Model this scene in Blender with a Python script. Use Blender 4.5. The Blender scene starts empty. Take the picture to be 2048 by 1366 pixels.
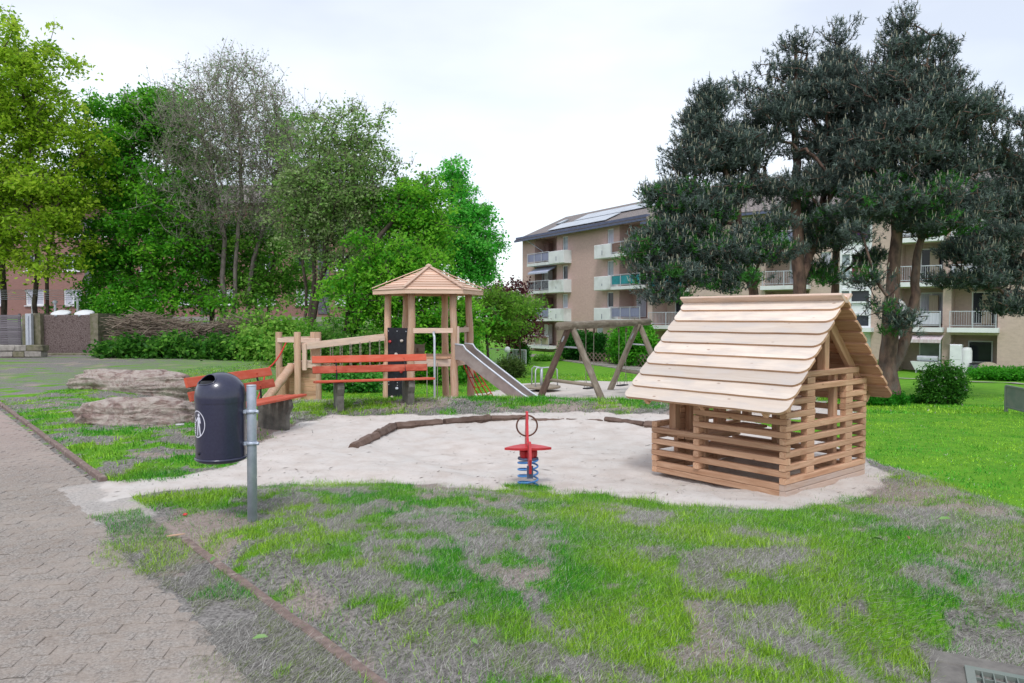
import bpy, math, random
import numpy as np
from mathutils import Vector, Matrix
random.seed(7)
rng = np.random.default_rng(11)
scene = bpy.context.scene
COL = scene.collection
R = math.radians

# ------------------------------------------------------------------ camera
EYE = 1.65; FPX = 1479.0; PITCH = math.atan(51 / FPX)
cam_d = bpy.data.cameras.new('camera'); cam_d.lens = 36 * FPX / 2048; cam_d.sensor_width = 36
cam_d.clip_start = .05; cam_d.clip_end = 2000
cam = bpy.data.objects.new('camera', cam_d); COL.objects.link(cam)
cam.location = (0, 0, EYE); cam.rotation_euler = (math.pi / 2 - PITCH, 0, 0)
scene.camera = cam

# ------------------------------------------------------------------ sky and sun (overcast)
SUN_EL, SUN_AZ = R(52), R(35)          # azimuth measured from +Y towards +X
world = bpy.data.worlds.new('World'); scene.world = world; world.use_nodes = True
wt = world.node_tree; wt.nodes.clear()
wo = wt.nodes.new('ShaderNodeOutputWorld'); bg = wt.nodes.new('ShaderNodeBackground'); bg2 = wt.nodes.new('ShaderNodeBackground')
add = wt.nodes.new('ShaderNodeAddShader')
sky = wt.nodes.new('ShaderNodeTexSky'); sky.sky_type = 'NISHITA'; sky.sun_disc = False
sky.sun_elevation = SUN_EL; sky.sun_rotation = SUN_AZ
bg.inputs['Strength'].default_value = .05
wt.links.new(sky.outputs[0], bg.inputs['Color'])
tc = wt.nodes.new('ShaderNodeTexCoord'); mp = wt.nodes.new('ShaderNodeMapping'); mp.inputs['Scale'].default_value = (1.1, 1.1, 3.2)
mp.inputs['Location'].default_value = (.3, .55, .2)
nz = wt.nodes.new('ShaderNodeTexNoise'); nz.inputs['Scale'].default_value = 1.3; nz.inputs['Detail'].default_value = 5; nz.inputs['Roughness'].default_value = .5
rp = wt.nodes.new('ShaderNodeValToRGB'); rp.color_ramp.elements[0].position = .36; rp.color_ramp.elements[1].position = .60
rp.color_ramp.elements[0].color = (.52, .54, .585, 1); rp.color_ramp.elements[1].color = (.73, .74, .765, 1)
wt.links.new(tc.outputs['Generated'], mp.inputs[0]); wt.links.new(mp.outputs[0], nz.inputs['Vector']); 
sxyz = wt.nodes.new('ShaderNodeSeparateXYZ'); wt.links.new(tc.outputs['Generated'], sxyz.inputs[0])
mr = wt.nodes.new('ShaderNodeMapRange'); mr.inputs[1].default_value = .05; mr.inputs[2].default_value = .42; mr.inputs[3].default_value = .10; mr.inputs[4].default_value = -.08; wt.links.new(sxyz.outputs[2], mr.inputs[0])
ma = wt.nodes.new('ShaderNodeMath'); ma.operation = 'ADD'; wt.links.new(nz.outputs[0], ma.inputs[0]); wt.links.new(mr.outputs[0], ma.inputs[1]); wt.links.new(ma.outputs[0], rp.inputs[0])
wt.links.new(rp.outputs[0], bg2.inputs['Color']); bg2.inputs['Strength'].default_value = 1.0
wt.links.new(bg.outputs[0], add.inputs[0]); wt.links.new(bg2.outputs[0], add.inputs[1]); wt.links.new(add.outputs[0], wo.inputs[0])
sd = bpy.data.lights.new('sun', 'SUN'); sd.energy = 1.5; sd.angle = R(14); sd.color = (1, .985, .97)
sun = bpy.data.objects.new('sun', sd); COL.objects.link(sun)
# light comes from high behind the camera
SUN_DIR = Vector((-.08, -.56, .81)).normalized()
sun.rotation_euler = SUN_DIR.to_track_quat('Z', 'Y').to_euler()
sky.sun_elevation = math.asin(SUN_DIR.z); sky.sun_rotation = math.atan2(SUN_DIR.x, SUN_DIR.y)
vs = scene.view_settings; vs.view_transform = 'Standard'; vs.look = 'None'; vs.gamma = 1; vs.exposure = .32
scene.render.engine = 'CYCLES'; scene.cycles.max_bounces = 6; scene.cycles.transparent_max_bounces = 6

# ------------------------------------------------------------------ measuring helpers (photo pixel -> place in the world)
def ray(px, py):
    x = (px - 1024) / FPX; y = -(py - 683) / FPX
    c, s = math.cos(PITCH), math.sin(PITCH)
    return Vector((x, y * s + c, y * c - s))
def G(px, py, z=0.0):
    d = ray(px, py); t = (z - EYE) / d.z
    return Vector((d.x * t, d.y * t, z))
def D(px, py, Y):
    d = ray(px, py); t = Y / d.y
    return Vector((d.x * t, Y, EYE + d.z * t))

# ------------------------------------------------------------------ noise in python
def _h(ix, iy, s):
    n = (ix.astype(np.int64) * 374761393 + iy.astype(np.int64) * 668265263 + s * 1274126177) & 0x7fffffff
    n = (n ^ (n >> 13)) * 1274126177 & 0x7fffffff
    return ((n ^ (n >> 16)) & 0xffff) / 65535.0
def vnoise(x, y, s=0):
    x = np.asarray(x, float); y = np.asarray(y, float)
    ix = np.floor(x); iy = np.floor(y); fx = x - ix; fy = y - iy
    fx = fx * fx * (3 - 2 * fx); fy = fy * fy * (3 - 2 * fy)
    a = _h(ix, iy, s); b = _h(ix + 1, iy, s); c = _h(ix, iy + 1, s); d = _h(ix + 1, iy + 1, s)
    return (a * (1 - fx) + b * fx) * (1 - fy) + (c * (1 - fx) + d * fx) * fy
def fbm(x, y, s=0, o=4):
    v = 0; a = .5; t = 0
    for i in range(o):
        v = v + a * vnoise(x * 2 ** i + 7.3 * i, y * 2 ** i + 3.1 * i, s + i); t += a; a *= .5
    return v / t
def sst(a, b, x):
    t = np.clip((np.asarray(x, float) - a) / (b - a), 0, 1); return t * t * (3 - 2 * t)

# ------------------------------------------------------------------ materials
def newmat(name):
    m = bpy.data.materials.new(name); m.use_nodes = True
    nt = m.node_tree; nt.nodes.clear()
    out = nt.nodes.new('ShaderNodeOutputMaterial'); b = nt.nodes.new('ShaderNodeBsdfPrincipled')
    nt.links.new(b.outputs[0], out.inputs[0])
    return m, nt, b, out
def node(nt, t, **kw):
    n = nt.nodes.new(t)
    for k, v in kw.items(): setattr(n, k, v)
    return n
def mixc(nt, fac, a, b, blend='MIX'):
    n = nt.nodes.new('ShaderNodeMix'); n.data_type = 'RGBA'; n.blend_type = blend
    for sock, v in ((0, fac), (6, a), (7, b)):
        if isinstance(v, (int, float)): n.inputs[sock].default_value = v
        elif isinstance(v, tuple): n.inputs[sock].default_value = (*v[:3], 1)
        else: nt.links.new(v, n.inputs[sock])
    return n.outputs[2]
def math_(nt, op, a, b=None, c=None, clamp=False):
    n = nt.nodes.new('ShaderNodeMath'); n.operation = op; n.use_clamp = clamp
    for i, v in enumerate((a, b, c)):
        if v is None: continue
        if isinstance(v, (int, float)): n.inputs[i].default_value = v
        else: nt.links.new(v, n.inputs[i])
    return n.outputs[0]
def ramp(nt, fac, stops):
    n = nt.nodes.new('ShaderNodeValToRGB'); cr = n.color_ramp
    while len(cr.elements) < len(stops): cr.elements.new(.5)
    for e, (p, c) in zip(cr.elements, stops):
        e.position = p; e.color = (*c[:3], 1) if isinstance(c, tuple) else (c, c, c, 1)
    nt.links.new(fac, n.inputs[0]); return n.outputs[0]
def coords(nt, stretch=(1, 1, 1), rnd=True, which='Object'):
    tc = node(nt, 'ShaderNodeTexCoord'); v = tc.outputs[which]
    if rnd:
        oi = node(nt, 'ShaderNodeObjectInfo'); m = math_(nt, 'MULTIPLY', oi.outputs['Random'], 37.0)
        a = node(nt, 'ShaderNodeVectorMath', operation='ADD'); nt.links.new(v, a.inputs[0]); nt.links.new(m, a.inputs[1]); v = a.outputs[0]
    mp = node(nt, 'ShaderNodeMapping'); mp.inputs['Scale'].default_value = stretch; nt.links.new(v, mp.inputs[0])
    return mp.outputs[0]
def noise(nt, vec, scale, detail=5, rough=.55, dist=0):
    n = node(nt, 'ShaderNodeTexNoise'); n.inputs['Scale'].default_value = scale; n.inputs['Detail'].default_value = detail
    n.inputs['Roughness'].default_value = rough; n.inputs['Distortion'].default_value = dist
    nt.links.new(vec, n.inputs['Vector']); return n.outputs[0]
def bump(nt, b, h, strength, dist=.02):
    n = node(nt, 'ShaderNodeBump'); n.inputs['Strength'].default_value = strength; n.inputs['Distance'].default_value = dist
    nt.links.new(h, n.inputs['Height']); nt.links.new(n.outputs[0], b.inputs['Normal'])
def mat(name, c1, c2=None, scale=6, rough=.75, bs=.3, bd=.01, bscale=None, stretch=(1, 1, 1), metal=0, spec=.3, c3=None, detail=6, coat=0):
    m, nt, b, out = newmat(name); v = coords(nt, stretch)
    c2 = c2 or tuple(x * .75 for x in c1)
    n1 = noise(nt, v, scale, detail)
    c = mixc(nt, ramp(nt, n1, [(.35, 0.), (.65, 1.)]), c1, c2)
    if c3:
        n3 = noise(nt, v, scale * .37, 4); c = mixc(nt, ramp(nt, n3, [(.55, 0.), (.7, 1.)]), c, c3)
    nt.links.new(c, b.inputs['Base Color']); b.inputs['Roughness'].default_value = rough; b.inputs['Metallic'].default_value = metal
    b.inputs['Specular IOR Level'].default_value = spec; b.inputs['Coat Weight'].default_value = coat
    if bs: bump(nt, b, noise(nt, v, bscale or scale * 4, 5), bs, bd)
    return m
def wood(name, light, dark, knot, grey=None, gr=0, rough=.7, g=1.0):
    """long grain along local X, with growth rings, knots and a tone of its own for every board"""
    m, nt, b, out = newmat(name)
    v = coords(nt, (1.2 * g, 14 * g, 14 * g))
    w = noise(nt, v, 1.6, 6, .6, 1.2)
    c = mixc(nt, ramp(nt, w, [(.3, 0.), (.7, 1.)]), light, dark)
    v2 = coords(nt, (1, 2.2, 2.2)); n2 = node(nt, 'ShaderNodeTexVoronoi'); n2.inputs['Scale'].default_value = 4.2 * g; nt.links.new(v2, n2.inputs['Vector'])
    k = ramp(nt, n2.outputs['Distance'], [(.04, 1.), (.09, 0.)])
    c = mixc(nt, math_(nt, 'MULTIPLY', k, .75), c, knot)
    oi = node(nt, 'ShaderNodeObjectInfo')
    t = node(nt, 'ShaderNodeMapRange'); t.inputs[3].default_value = .74; t.inputs[4].default_value = 1.16; nt.links.new(oi.outputs['Random'], t.inputs[0])
    mm = node(nt, 'ShaderNodeVectorMath', operation='SCALE'); nt.links.new(c, mm.inputs[0]); nt.links.new(t.outputs[0], mm.inputs['Scale']); c = mm.outputs[0]
    if grey:
        v3 = coords(nt, (1.2, 3, 3)); n3 = noise(nt, v3, 3, 6)
        c = mixc(nt, math_(nt, 'MULTIPLY', ramp(nt, n3, [(.45, 0.), (.68, 1.)]), gr), c, grey)
    nt.links.new(c, b.inputs['Base Color']); b.inputs['Roughness'].default_value = rough; b.inputs['Specular IOR Level'].default_value = .25
    bump(nt, b, w, .35, .004); return m
def leafmat(name, trans=.35, rough=.55):
    m = bpy.data.materials.new(name); m.use_nodes = True; nt = m.node_tree; nt.nodes.clear()
    out = node(nt, 'ShaderNodeOutputMaterial'); a = node(nt, 'ShaderNodeAttribute', attribute_name='Col')
    p = node(nt, 'ShaderNodeBsdfPrincipled'); p.inputs['Roughness'].default_value = rough; p.inputs['Specular IOR Level'].default_value = .25
    tr = node(nt, 'ShaderNodeBsdfTranslucent'); mx = node(nt, 'ShaderNodeMixShader'); mx.inputs[0].default_value = trans
    nt.links.new(a.outputs['Color'], p.inputs['Base Color']); nt.links.new(a.outputs['Color'], tr.inputs[0])
    nt.links.new(p.outputs[0], mx.inputs[1]); nt.links.new(tr.outputs[0], mx.inputs[2]); nt.links.new(mx.outputs[0], out.inputs[0])
    return m
def brickmat(name, c1, c2, mortar, bw=.25, bh=.083, stain=None):
    m, nt, b, out = newmat(name); tc = node(nt, 'ShaderNodeTexCoord'); sx = node(nt, 'ShaderNodeSeparateXYZ'); nt.links.new(tc.outputs['Object'], sx.inputs[0])
    u = math_(nt, 'ADD', sx.outputs[0], sx.outputs[1]); cb = node(nt, 'ShaderNodeCombineXYZ'); nt.links.new(u, cb.inputs[0]); nt.links.new(sx.outputs[2], cb.inputs[1])
    br = node(nt, 'ShaderNodeTexBrick'); nt.links.new(cb.outputs[0], br.inputs['Vector'])
    br.inputs['Color1'].default_value = (*c1, 1); br.inputs['Color2'].default_value = (*c2, 1); br.inputs['Mortar'].default_value = (*mortar, 1)
    br.inputs['Scale'].default_value = 1; br.inputs['Brick Width'].default_value = bw; br.inputs['Row Height'].default_value = bh; br.inputs['Mortar Size'].default_value = .008
    n1 = noise(nt, tc.outputs['Object'], .45, 6, .6); c = mixc(nt, math_(nt, 'MULTIPLY', ramp(nt, n1, [(.4, 0.), (.7, 1.)]), .45), br.outputs[0], stain or tuple(x * .7 for x in c1))
    n2 = noise(nt, cb.outputs[0], 5, 3, .7); c = mixc(nt, .5, c, mixc(nt, n2, tuple(x * .55 for x in c1), tuple(min(1, x * 1.35) for x in c2)))
    nt.links.new(c, b.inputs['Base Color']); b.inputs['Roughness'].default_value = .9; bump(nt, b, br.outputs[1], -.4, .01)
    return m
def glassmat(name, c=(.03, .035, .045), rough=.08):
    m, nt, b, out = newmat(name); v = coords(nt, (1, 1, 1)); n = noise(nt, v, 1.3, 3)
    nt.links.new(mixc(nt, n, tuple(x * .5 for x in c), tuple(x * 1.7 for x in c)), b.inputs['Base Color']); b.inputs['Roughness'].default_value = rough; b.inputs['Specular IOR Level'].default_value = .28
    return m

M = {}
M['larch'] = wood('larch', (.66, .42, .275), (.43, .225, .13), (.18, .07, .04))
M['larch_pale'] = wood('larch_pale', (.70, .53, .43), (.54, .37, .28), (.26, .13, .08), (.45, .40, .38), .35)
M['roofboard'] = wood('roofboard', (.78, .68, .59), (.67, .55, .455), (.33, .19, .13), (.52, .47, .44), .6, g=.8)
M['towerroof'] = wood('towerroof', (.76, .55, .43), (.62, .41, .30), (.4, .2, .12))
M['robinia'] = wood('robinia', (.66, .44, .31), (.48, .28, .18), (.22, .10, .06), (.48, .40, .34), .3)
M['oldwood'] = wood('oldwood', (.30, .25, .19), (.17, .135, .10), (.08, .06, .05), (.36, .32, .26), .6)
M['oldwood_brown'] = wood('oldwood_brown', (.17, .11, .085), (.10, .065, .05), (.05, .03, .03), (.23, .17, .14), .5)
M['bench_red'] = wood('bench_red', (.56, .105, .055), (.46, .075, .04), (.30, .04, .03), (.62, .20, .13), .5, rough=.6)
M['concrete_dark'] = mat('concrete_dark', (.16, .15, .13), (.09, .085, .075), 9, .9, .5, .01, c3=(.22, .21, .18))
M['concrete'] = mat('concrete', (.34, .31, .28), (.22, .20, .18), 7, .9, .5, .01, c3=(.42, .39, .35))
M['concrete_mid'] = mat('concrete_mid', (.22, .205, .185), (.14, .13, .12), 9, .95, .6, .01, c3=(.27, .25, .22))
M['aggregate'] = mat('aggregate', (.085, .055, .05), (.24, .19, .18), 26, .95, .8, .02, 40, c3=(.09, .06, .055), detail=3)
M['mossy'] = mat('mossy', (.24, .21, .16), (.13, .13, .07), 5, .95, .7, .02, c3=(.10, .09, .07))
M['whiteconc'] = mat('whiteconc', (.74, .75, .76), (.64, .65, .66), 1.2, .85, .2, .01, c3=(.48, .48, .46))
M['white'] = mat('white', (.78, .79, .81), (.70, .71, .74), 3, .5, .05)
M['lilac_panel'] = mat('lilac_panel', (.27, .28, .40), (.20, .21, .32), 3, .6, .2, .01, stretch=(7, 7, .5))
M['dark_panel'] = mat('dark_panel', (.06, .06, .08), (.17, .17, .19), 8, .7, .2)
M['teal_panel'] = mat('teal_panel', (.03, .27, .30), (.02, .20, .24), 3, .6, .1)
M['beige_panel'] = mat('beige_panel', (.48, .40, .31), (.38, .31, .24), 3, .7, .1, stretch=(8, 8, .4))
M['brown_panel'] = mat('brown_panel', (.22, .13, .11), (.15, .09, .08), 5, .7, .1, stretch=(8, 8, .4))
M['purple_panel'] = mat('purple_panel', (.13, .03, .20), (.08, .02, .14), 3, .5, .1)
M['wine_panel'] = mat('wine_panel', (.28, .04, .09), (.2, .03, .06), 3, .5, .1)
M['galv'] = mat('galv', (.48, .53, .63), (.38, .43, .52), 14, .45, .12, .003, metal=.25, spec=.5, c3=(.55, .58, .65))
M['rail'] = mat('rail', (.55, .57, .62), (.46, .48, .53), 6, .45, 0, metal=.3)
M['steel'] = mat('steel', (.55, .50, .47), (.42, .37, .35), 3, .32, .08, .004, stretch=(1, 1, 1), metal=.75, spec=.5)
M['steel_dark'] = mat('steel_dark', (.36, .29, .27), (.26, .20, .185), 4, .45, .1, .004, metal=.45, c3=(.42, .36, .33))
M['binblue'] = mat('binblue', (.026, .028, .062), (.020, .021, .050), 60, .30, .06, .001, spec=.5, coat=.35)
M['black'] = mat('black', (.012, .012, .014), (.02, .02, .024), 5, .6, .1)
M['logo'] = mat('logo', (.72, .72, .80), (.62, .62, .70), 20, .6, 0)
M['red'] = mat('red', (.55, .035, .045), (.44, .025, .03), 7, .45, .1, .003, spec=.4)
M['blue'] = mat('blue', (.09, .27, .62), (.06, .20, .50), 8, .45, .05, spec=.4)
M['redrope'] = mat('redrope', (.62, .05, .04), (.45, .03, .03), 40, .7, .2)
M['chain'] = mat('chain', (.33, .30, .24), (.2, .18, .15), 40, .5, .1, metal=.4)
M['ringbrown'] = mat('ringbrown', (.16, .075, .05), (.09, .04, .03), 20, .5, .2, metal=.3)
M['climbblack'] = mat('climbblack', (.018, .019, .028), (.012, .012, .018), 12, .7, .2, .002, c3=(.03, .03, .04))
M['hold'] = mat('hold', (.6, .55, .5), (.5, .4, .35), 12, .6, .1)
M['brick'] = brickmat('brick', (.60, .415, .375), (.52, .345, .31), (.57, .47, .42))
M['brick_b'] = brickmat('brick_b', (.58, .44, .385), (.49, .365, .315), (.54, .46, .39))
M['brick_c'] = brickmat('brick_c', (.34, .18, .155), (.26, .135, .115), (.30, .21, .18))
M['curtain'] = mat('curtain', (.55, .55, .62), (.42, .42, .50), 2, .8, .1, stretch=(9, 9, .6))
M['glass'] = glassmat('glass')
M['glass_pale'] = glassmat('glass_pale', (.25, .29, .32), .15)
M['solar'] = glassmat('solar', (.30, .33, .37), .12)
M['gutter'] = mat('gutter', (.10, .12, .20), (.08, .09, .15), 3, .5, 0)
M['dish'] = mat('dish', (.66, .65, .66), (.55, .54, .55), 3, .5, 0)
M['bark'] = mat('bark', (.105, .080, .062), (.050, .038, .030), 9, .95, .9, .03, 22, (1, 1, .35), c3=(.13, .12, .085))
M['bark_grey'] = mat('bark_grey', (.22, .19, .17), (.12, .10, .09), 9, .95, .8, .02, 22, (1, 1, .4))
M['bark_pine'] = mat('bark_pine', (.20, .125, .095), (.075, .050, .042), 7, .95, 1., .03, 16, (1, 1, .45), c3=(.14, .115, .10))
M['leaf'] = leafmat('leaf', .55); M['needle'] = leafmat('needle', .25, .5); M['blade'] = leafmat('blade', .3, .6)
M['twig'] = mat('twig', (.26, .21, .165), (.13, .095, .07), 7, .95, .2)
M['fencewood'] = wood('fencewood', (.22, .20, .22), (.14, .12, .14), (.08, .07, .07))
M['trellis'] = mat('trellis', (.22, .17, .13), (.15, .11, .09), 5, .9, .2)
M['greenmetal'] = mat('greenmetal', (.16, .20, .175), (.22, .235, .21), 6, .6, .2, c3=(.2, .22, .2))
M['awning'] = mat('awning', (.50, .38, .40), (.62, .56, .58), 2, .8, 0, stretch=(9, 1, 1))
M['awning_blue'] = mat('awning_blue', (.35, .38, .55), (.55, .57, .68), 2, .8, 0, stretch=(9, 1, 1))
M['green_leaf'] = mat('green_leaf', (.13, .27, .06), (.20, .33, .12), 9, .6, .1)
M['brown_leaf'] = mat('brown_leaf', (.30, .12, .08), (.2, .08, .05), 9, .6, .1)
M['litter'] = mat('litter', (.62, .62, .62), (.5, .5, .5), 5, .6, 0)
M['drybrown'] = mat('drybrown', (.16, .09, .05), (.10, .06, .04), 9, .9, .2)

def rock_mat():
    m, nt, b, out = newmat('rock'); v = coords(nt, (1, 1, 1.5), False)
    n1 = noise(nt, v, 2.0, 9, .68, .9); n2 = noise(nt, v, 9, 8, .7, .3)
    c = ramp(nt, n1, [(.30, (.07, .045, .042)), (.42, (.27, .18, .155)), (.50, (.46, .39, .34)), (.57, (.28, .20, .18)), (.72, (.58, .54, .49))])
    c = mixc(nt, ramp(nt, n2, [(.45, 0.), (.62, .45)]), c, (.56, .50, .45))
    nt.links.new(c, b.inputs['Base Color']); b.inputs['Roughness'].default_value = .92
    h = math_(nt, 'ADD', n1, math_(nt, 'MULTIPLY', n2, .5)); bump(nt, b, h, 1.0, .10); return m
M['rock'] = rock_mat()
def roof_mat():
    m, nt, b, out = newmat('rooftile'); tc = node(nt, 'ShaderNodeTexCoord')
    sx = node(nt, 'ShaderNodeSeparateXYZ'); nt.links.new(tc.outputs['Object'], sx.inputs[0]); cb = node(nt, 'ShaderNodeCombineXYZ'); nt.links.new(sx.outputs[0], cb.inputs[0]); nt.links.new(sx.outputs[1], cb.inputs[1])
    br = node(nt, 'ShaderNodeTexBrick'); nt.links.new(cb.outputs[0], br.inputs['Vector']); br.inputs['Scale'].default_value = 1; br.inputs['Brick Width'].default_value = .3; br.inputs['Row Height'].default_value = .34; br.inputs['Mortar Size'].default_value = .03
    br.inputs['Color1'].default_value = (.24, .20, .19, 1); br.inputs['Color2'].default_value = (.30, .25, .235, 1); br.inputs['Mortar'].default_value = (.06, .05, .05, 1)
    n = noise(nt, tc.outputs['Object'], .8, 5); nt.links.new(mixc(nt, math_(nt, 'MULTIPLY', n, .4), br.outputs[0], (.12, .12, .10)), b.inputs['Base Color']); b.inputs['Roughness'].default_value = .75
    bump(nt, b, br.outputs[1], -.6, .03); return m
M['rooftile'] = roof_mat()

# ------------------------------------------------------------------ mesh builders
class MB:
    def __init__(s): s.v = []; s.f = []
    def add(s, vs, fs):
        o = len(s.v); s.v += [tuple(v) for v in vs]; s.f += [tuple(i + o for i in f) for f in fs]; return s
    def box(s, c, d, rz=0, mat=None, ch=0):
        x, y, z = (a / 2 for a in d)
        if ch:
            e = ch; ring = [(-y + e, -z), (y - e, -z), (y, -z + e), (y, z - e), (y - e, z), (-y + e, z), (-y, z - e), (-y, -z + e)]
            vs = [(-x, a, b) for a, b in ring] + [(x, a, b) for a, b in ring]
            fs = [(i, (i + 1) % 8, 8 + (i + 1) % 8, 8 + i) for i in range(8)] + [tuple(range(7, -1, -1)), tuple(range(8, 16))]
            fs = [tuple(reversed(f)) for f in fs[:8]] + [tuple(reversed(f)) for f in fs[8:]]
        else:
            vs = [(-x, -y, -z), (x, -y, -z), (x, y, -z), (-x, y, -z), (-x, -y, z), (x, -y, z), (x, y, z), (-x, y, z)]
            fs = [(0, 3, 2, 1), (4, 5, 6, 7), (0, 1, 5, 4), (1, 2, 6, 5), (2, 3, 7, 6), (3, 0, 4, 7)]
        m = mat or (Matrix.Translation(c) @ Matrix.Rotation(rz, 4, 'Z'))
        return s.add([m @ Vector(v) for v in vs], fs)
    def tube(s, pts, rad, n=8, cap=True):
        pts = [Vector(p) for p in pts]; k = len(pts)
        rad = [rad] * k if isinstance(rad, (int, float)) else rad
        vs = []; ref = None
        for i, p in enumerate(pts):
            t = (pts[min(i + 1, k - 1)] - pts[max(i - 1, 0)]).normalized()
            if ref is None: ref = Vector((0, 0, 1)) if abs(t.z) < .9 else Vector((1, 0, 0))
            a = t.cross(ref).normalized(); b = a.cross(t).normalized(); ref = b
            for j in range(n):
                an = 2 * math.pi * j / n; vs.append(p + (a * math.cos(an) + b * math.sin(an)) * rad[i])
        fs = [(i * n + j, i * n + (j + 1) % n, (i + 1) * n + (j + 1) % n, (i + 1) * n + j) for i in range(k - 1) for j in range(n)]
        if cap: fs += [tuple(range(n - 1, -1, -1)), tuple(range((k - 1) * n, k * n))]
        return s.add(vs, fs)
    def lathe(s, prof, n=32, c=(0, 0, 0)):
        vs = []; k = len(prof)
        for r, z in prof:
            for j in range(n):
                a = 2 * math.pi * j / n; vs.append((c[0] + r * math.cos(a), c[1] + r * math.sin(a), c[2] + z))
        fs = [(i * n + j, i * n + (j + 1) % n, (i + 1) * n + (j + 1) % n, (i + 1) * n + j) for i in range(k - 1) for j in range(n)]
        return s.add(vs, fs)
    def prism(s, poly, t, m=Matrix.Identity(4)):
        """poly in local XY, thickness t along Z (centred)"""
        n = len(poly); vs = [m @ Vector((x, y, -t / 2)) for x, y in poly] + [m @ Vector((x, y, t / 2)) for x, y in poly]
        fs = [tuple(range(n - 1, -1, -1)), tuple(range(n, 2 * n))] + [(i, (i + 1) % n, n + (i + 1) % n, n + i) for i in range(n)]
        return s.add(vs, fs)
    def mesh(s, name):
        me = bpy.data.meshes.new(name); me.from_pydata(s.v, [], s.f); me.update(); return me
    def build(s, name, m, parent=None, smooth=False, M4=None):
        return link(name, s.mesh(name), m, parent, smooth, M4)
def link(name, me, m, parent=None, smooth=False, M4=None):
    if m is not None and not me.materials: me.materials.append(m)
    if smooth: me.polygons.foreach_set('use_smooth', [True] * len(me.polygons))
    o = bpy.data.objects.new(name, me); COL.objects.link(o); o.parent = parent
    if M4 is not None: o.matrix_basis = M4
    return o
def thing(name, label, cat, loc=(0, 0, 0), rz=0, group=None):
    o = bpy.data.objects.new(name, None); COL.objects.link(o); o.location = loc; o.rotation_euler = (0, 0, rz); o.empty_display_size = .1
    return tag(o, label, cat, group)
def tag(o, label=None, cat=None, group=None, kind=None):
    if label: o['label'] = label
    if cat: o['category'] = cat
    if group: o['group'] = group
    if kind: o['kind'] = kind
    return o
def npmesh(name, V, F, col=None):
    me = bpy.data.meshes.new(name); F = np.asarray(F); k = F.shape[1]; n = len(F)
    me.vertices.add(len(V)); me.vertices.foreach_set('co', np.asarray(V, np.float32).ravel())
    me.loops.add(n * k); me.loops.foreach_set('vertex_index', F.astype(np.int32).ravel())
    me.polygons.add(n); me.polygons.foreach_set('loop_start', np.arange(0, n * k, k, dtype=np.int32)); me.polygons.foreach_set('loop_total', np.full(n, k, np.int32))
    me.update(calc_edges=True)
    if col is not None:
        a = me.color_attributes.new('Col', 'FLOAT_COLOR', 'POINT'); c = np.ones((len(V), 4), np.float32); c[:, :3] = col; a.data.foreach_set('color', c.ravel())
    return me
_cache = {}
def axis_m(p0, p1, roll=0):
    """matrix with origin at the middle of p0-p1 and local X along it, local Z as close to up as possible"""
    p0 = Vector(p0); p1 = Vector(p1); x = (p1 - p0).normalized(); up = Vector((0, 0, 1)) if abs(x.z) < .95 else Vector((0, 1, 0))
    y = up.cross(x).normalized(); z = x.cross(y)
    m = Matrix((x, y, z)).transposed().to_4x4(); m = m @ Matrix.Rotation(roll, 4, 'X')
    return Matrix.Translation((p0 + p1) / 2) @ m
def bar(name, p0, p1, w, h, m, parent, roll=0, ch=.004, mname=None):
    """a board from p0 to p1, w wide (sideways) and h tall"""
    L = round((Vector(p1) - Vector(p0)).length, 4); key = (L, round(w, 4), round(h, 4), ch, mname or m.name)
    me = _cache.get(key)
    if me is None: me = MB().box((0, 0, 0), (L, w, h), ch=ch).mesh(name); me.materials.append(m); _cache[key] = me
    return link(name, me, None, parent, False, axis_m(p0, p1, roll))
def pole(name, p0, p1, r, m, parent, n=10, wob=.0, r1=None, seed=0):
    """a round post, slightly uneven when wob > 0; grain along its local X"""
    L = (Vector(p1) - Vector(p0)).length; rr = random.Random(seed); k = 9 if wob else 2
    r1 = r if r1 is None else r1
    pts = [(-L / 2 + L * i / (k - 1), (rr.uniform(-wob, wob) if wob and 0 < i < k - 1 else 0), (rr.uniform(-wob, wob) if wob and 0 < i < k - 1 else 0)) for i in range(k)]
    rad = [(r + (r1 - r) * i / (k - 1)) * (1 + (rr.uniform(-.06, .06) if wob else 0)) for i in range(k)]
    return MB().tube(pts, rad, n).build(name, m, parent, True, axis_m(p0, p1))
def rel(o, pts):  # world point(s) to a thing's local frame
    inv = (Matrix.Translation(o.location) @ Matrix.Rotation(o.rotation_euler.z, 4, 'Z')).inverted()
    return inv @ Vector(pts)

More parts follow.
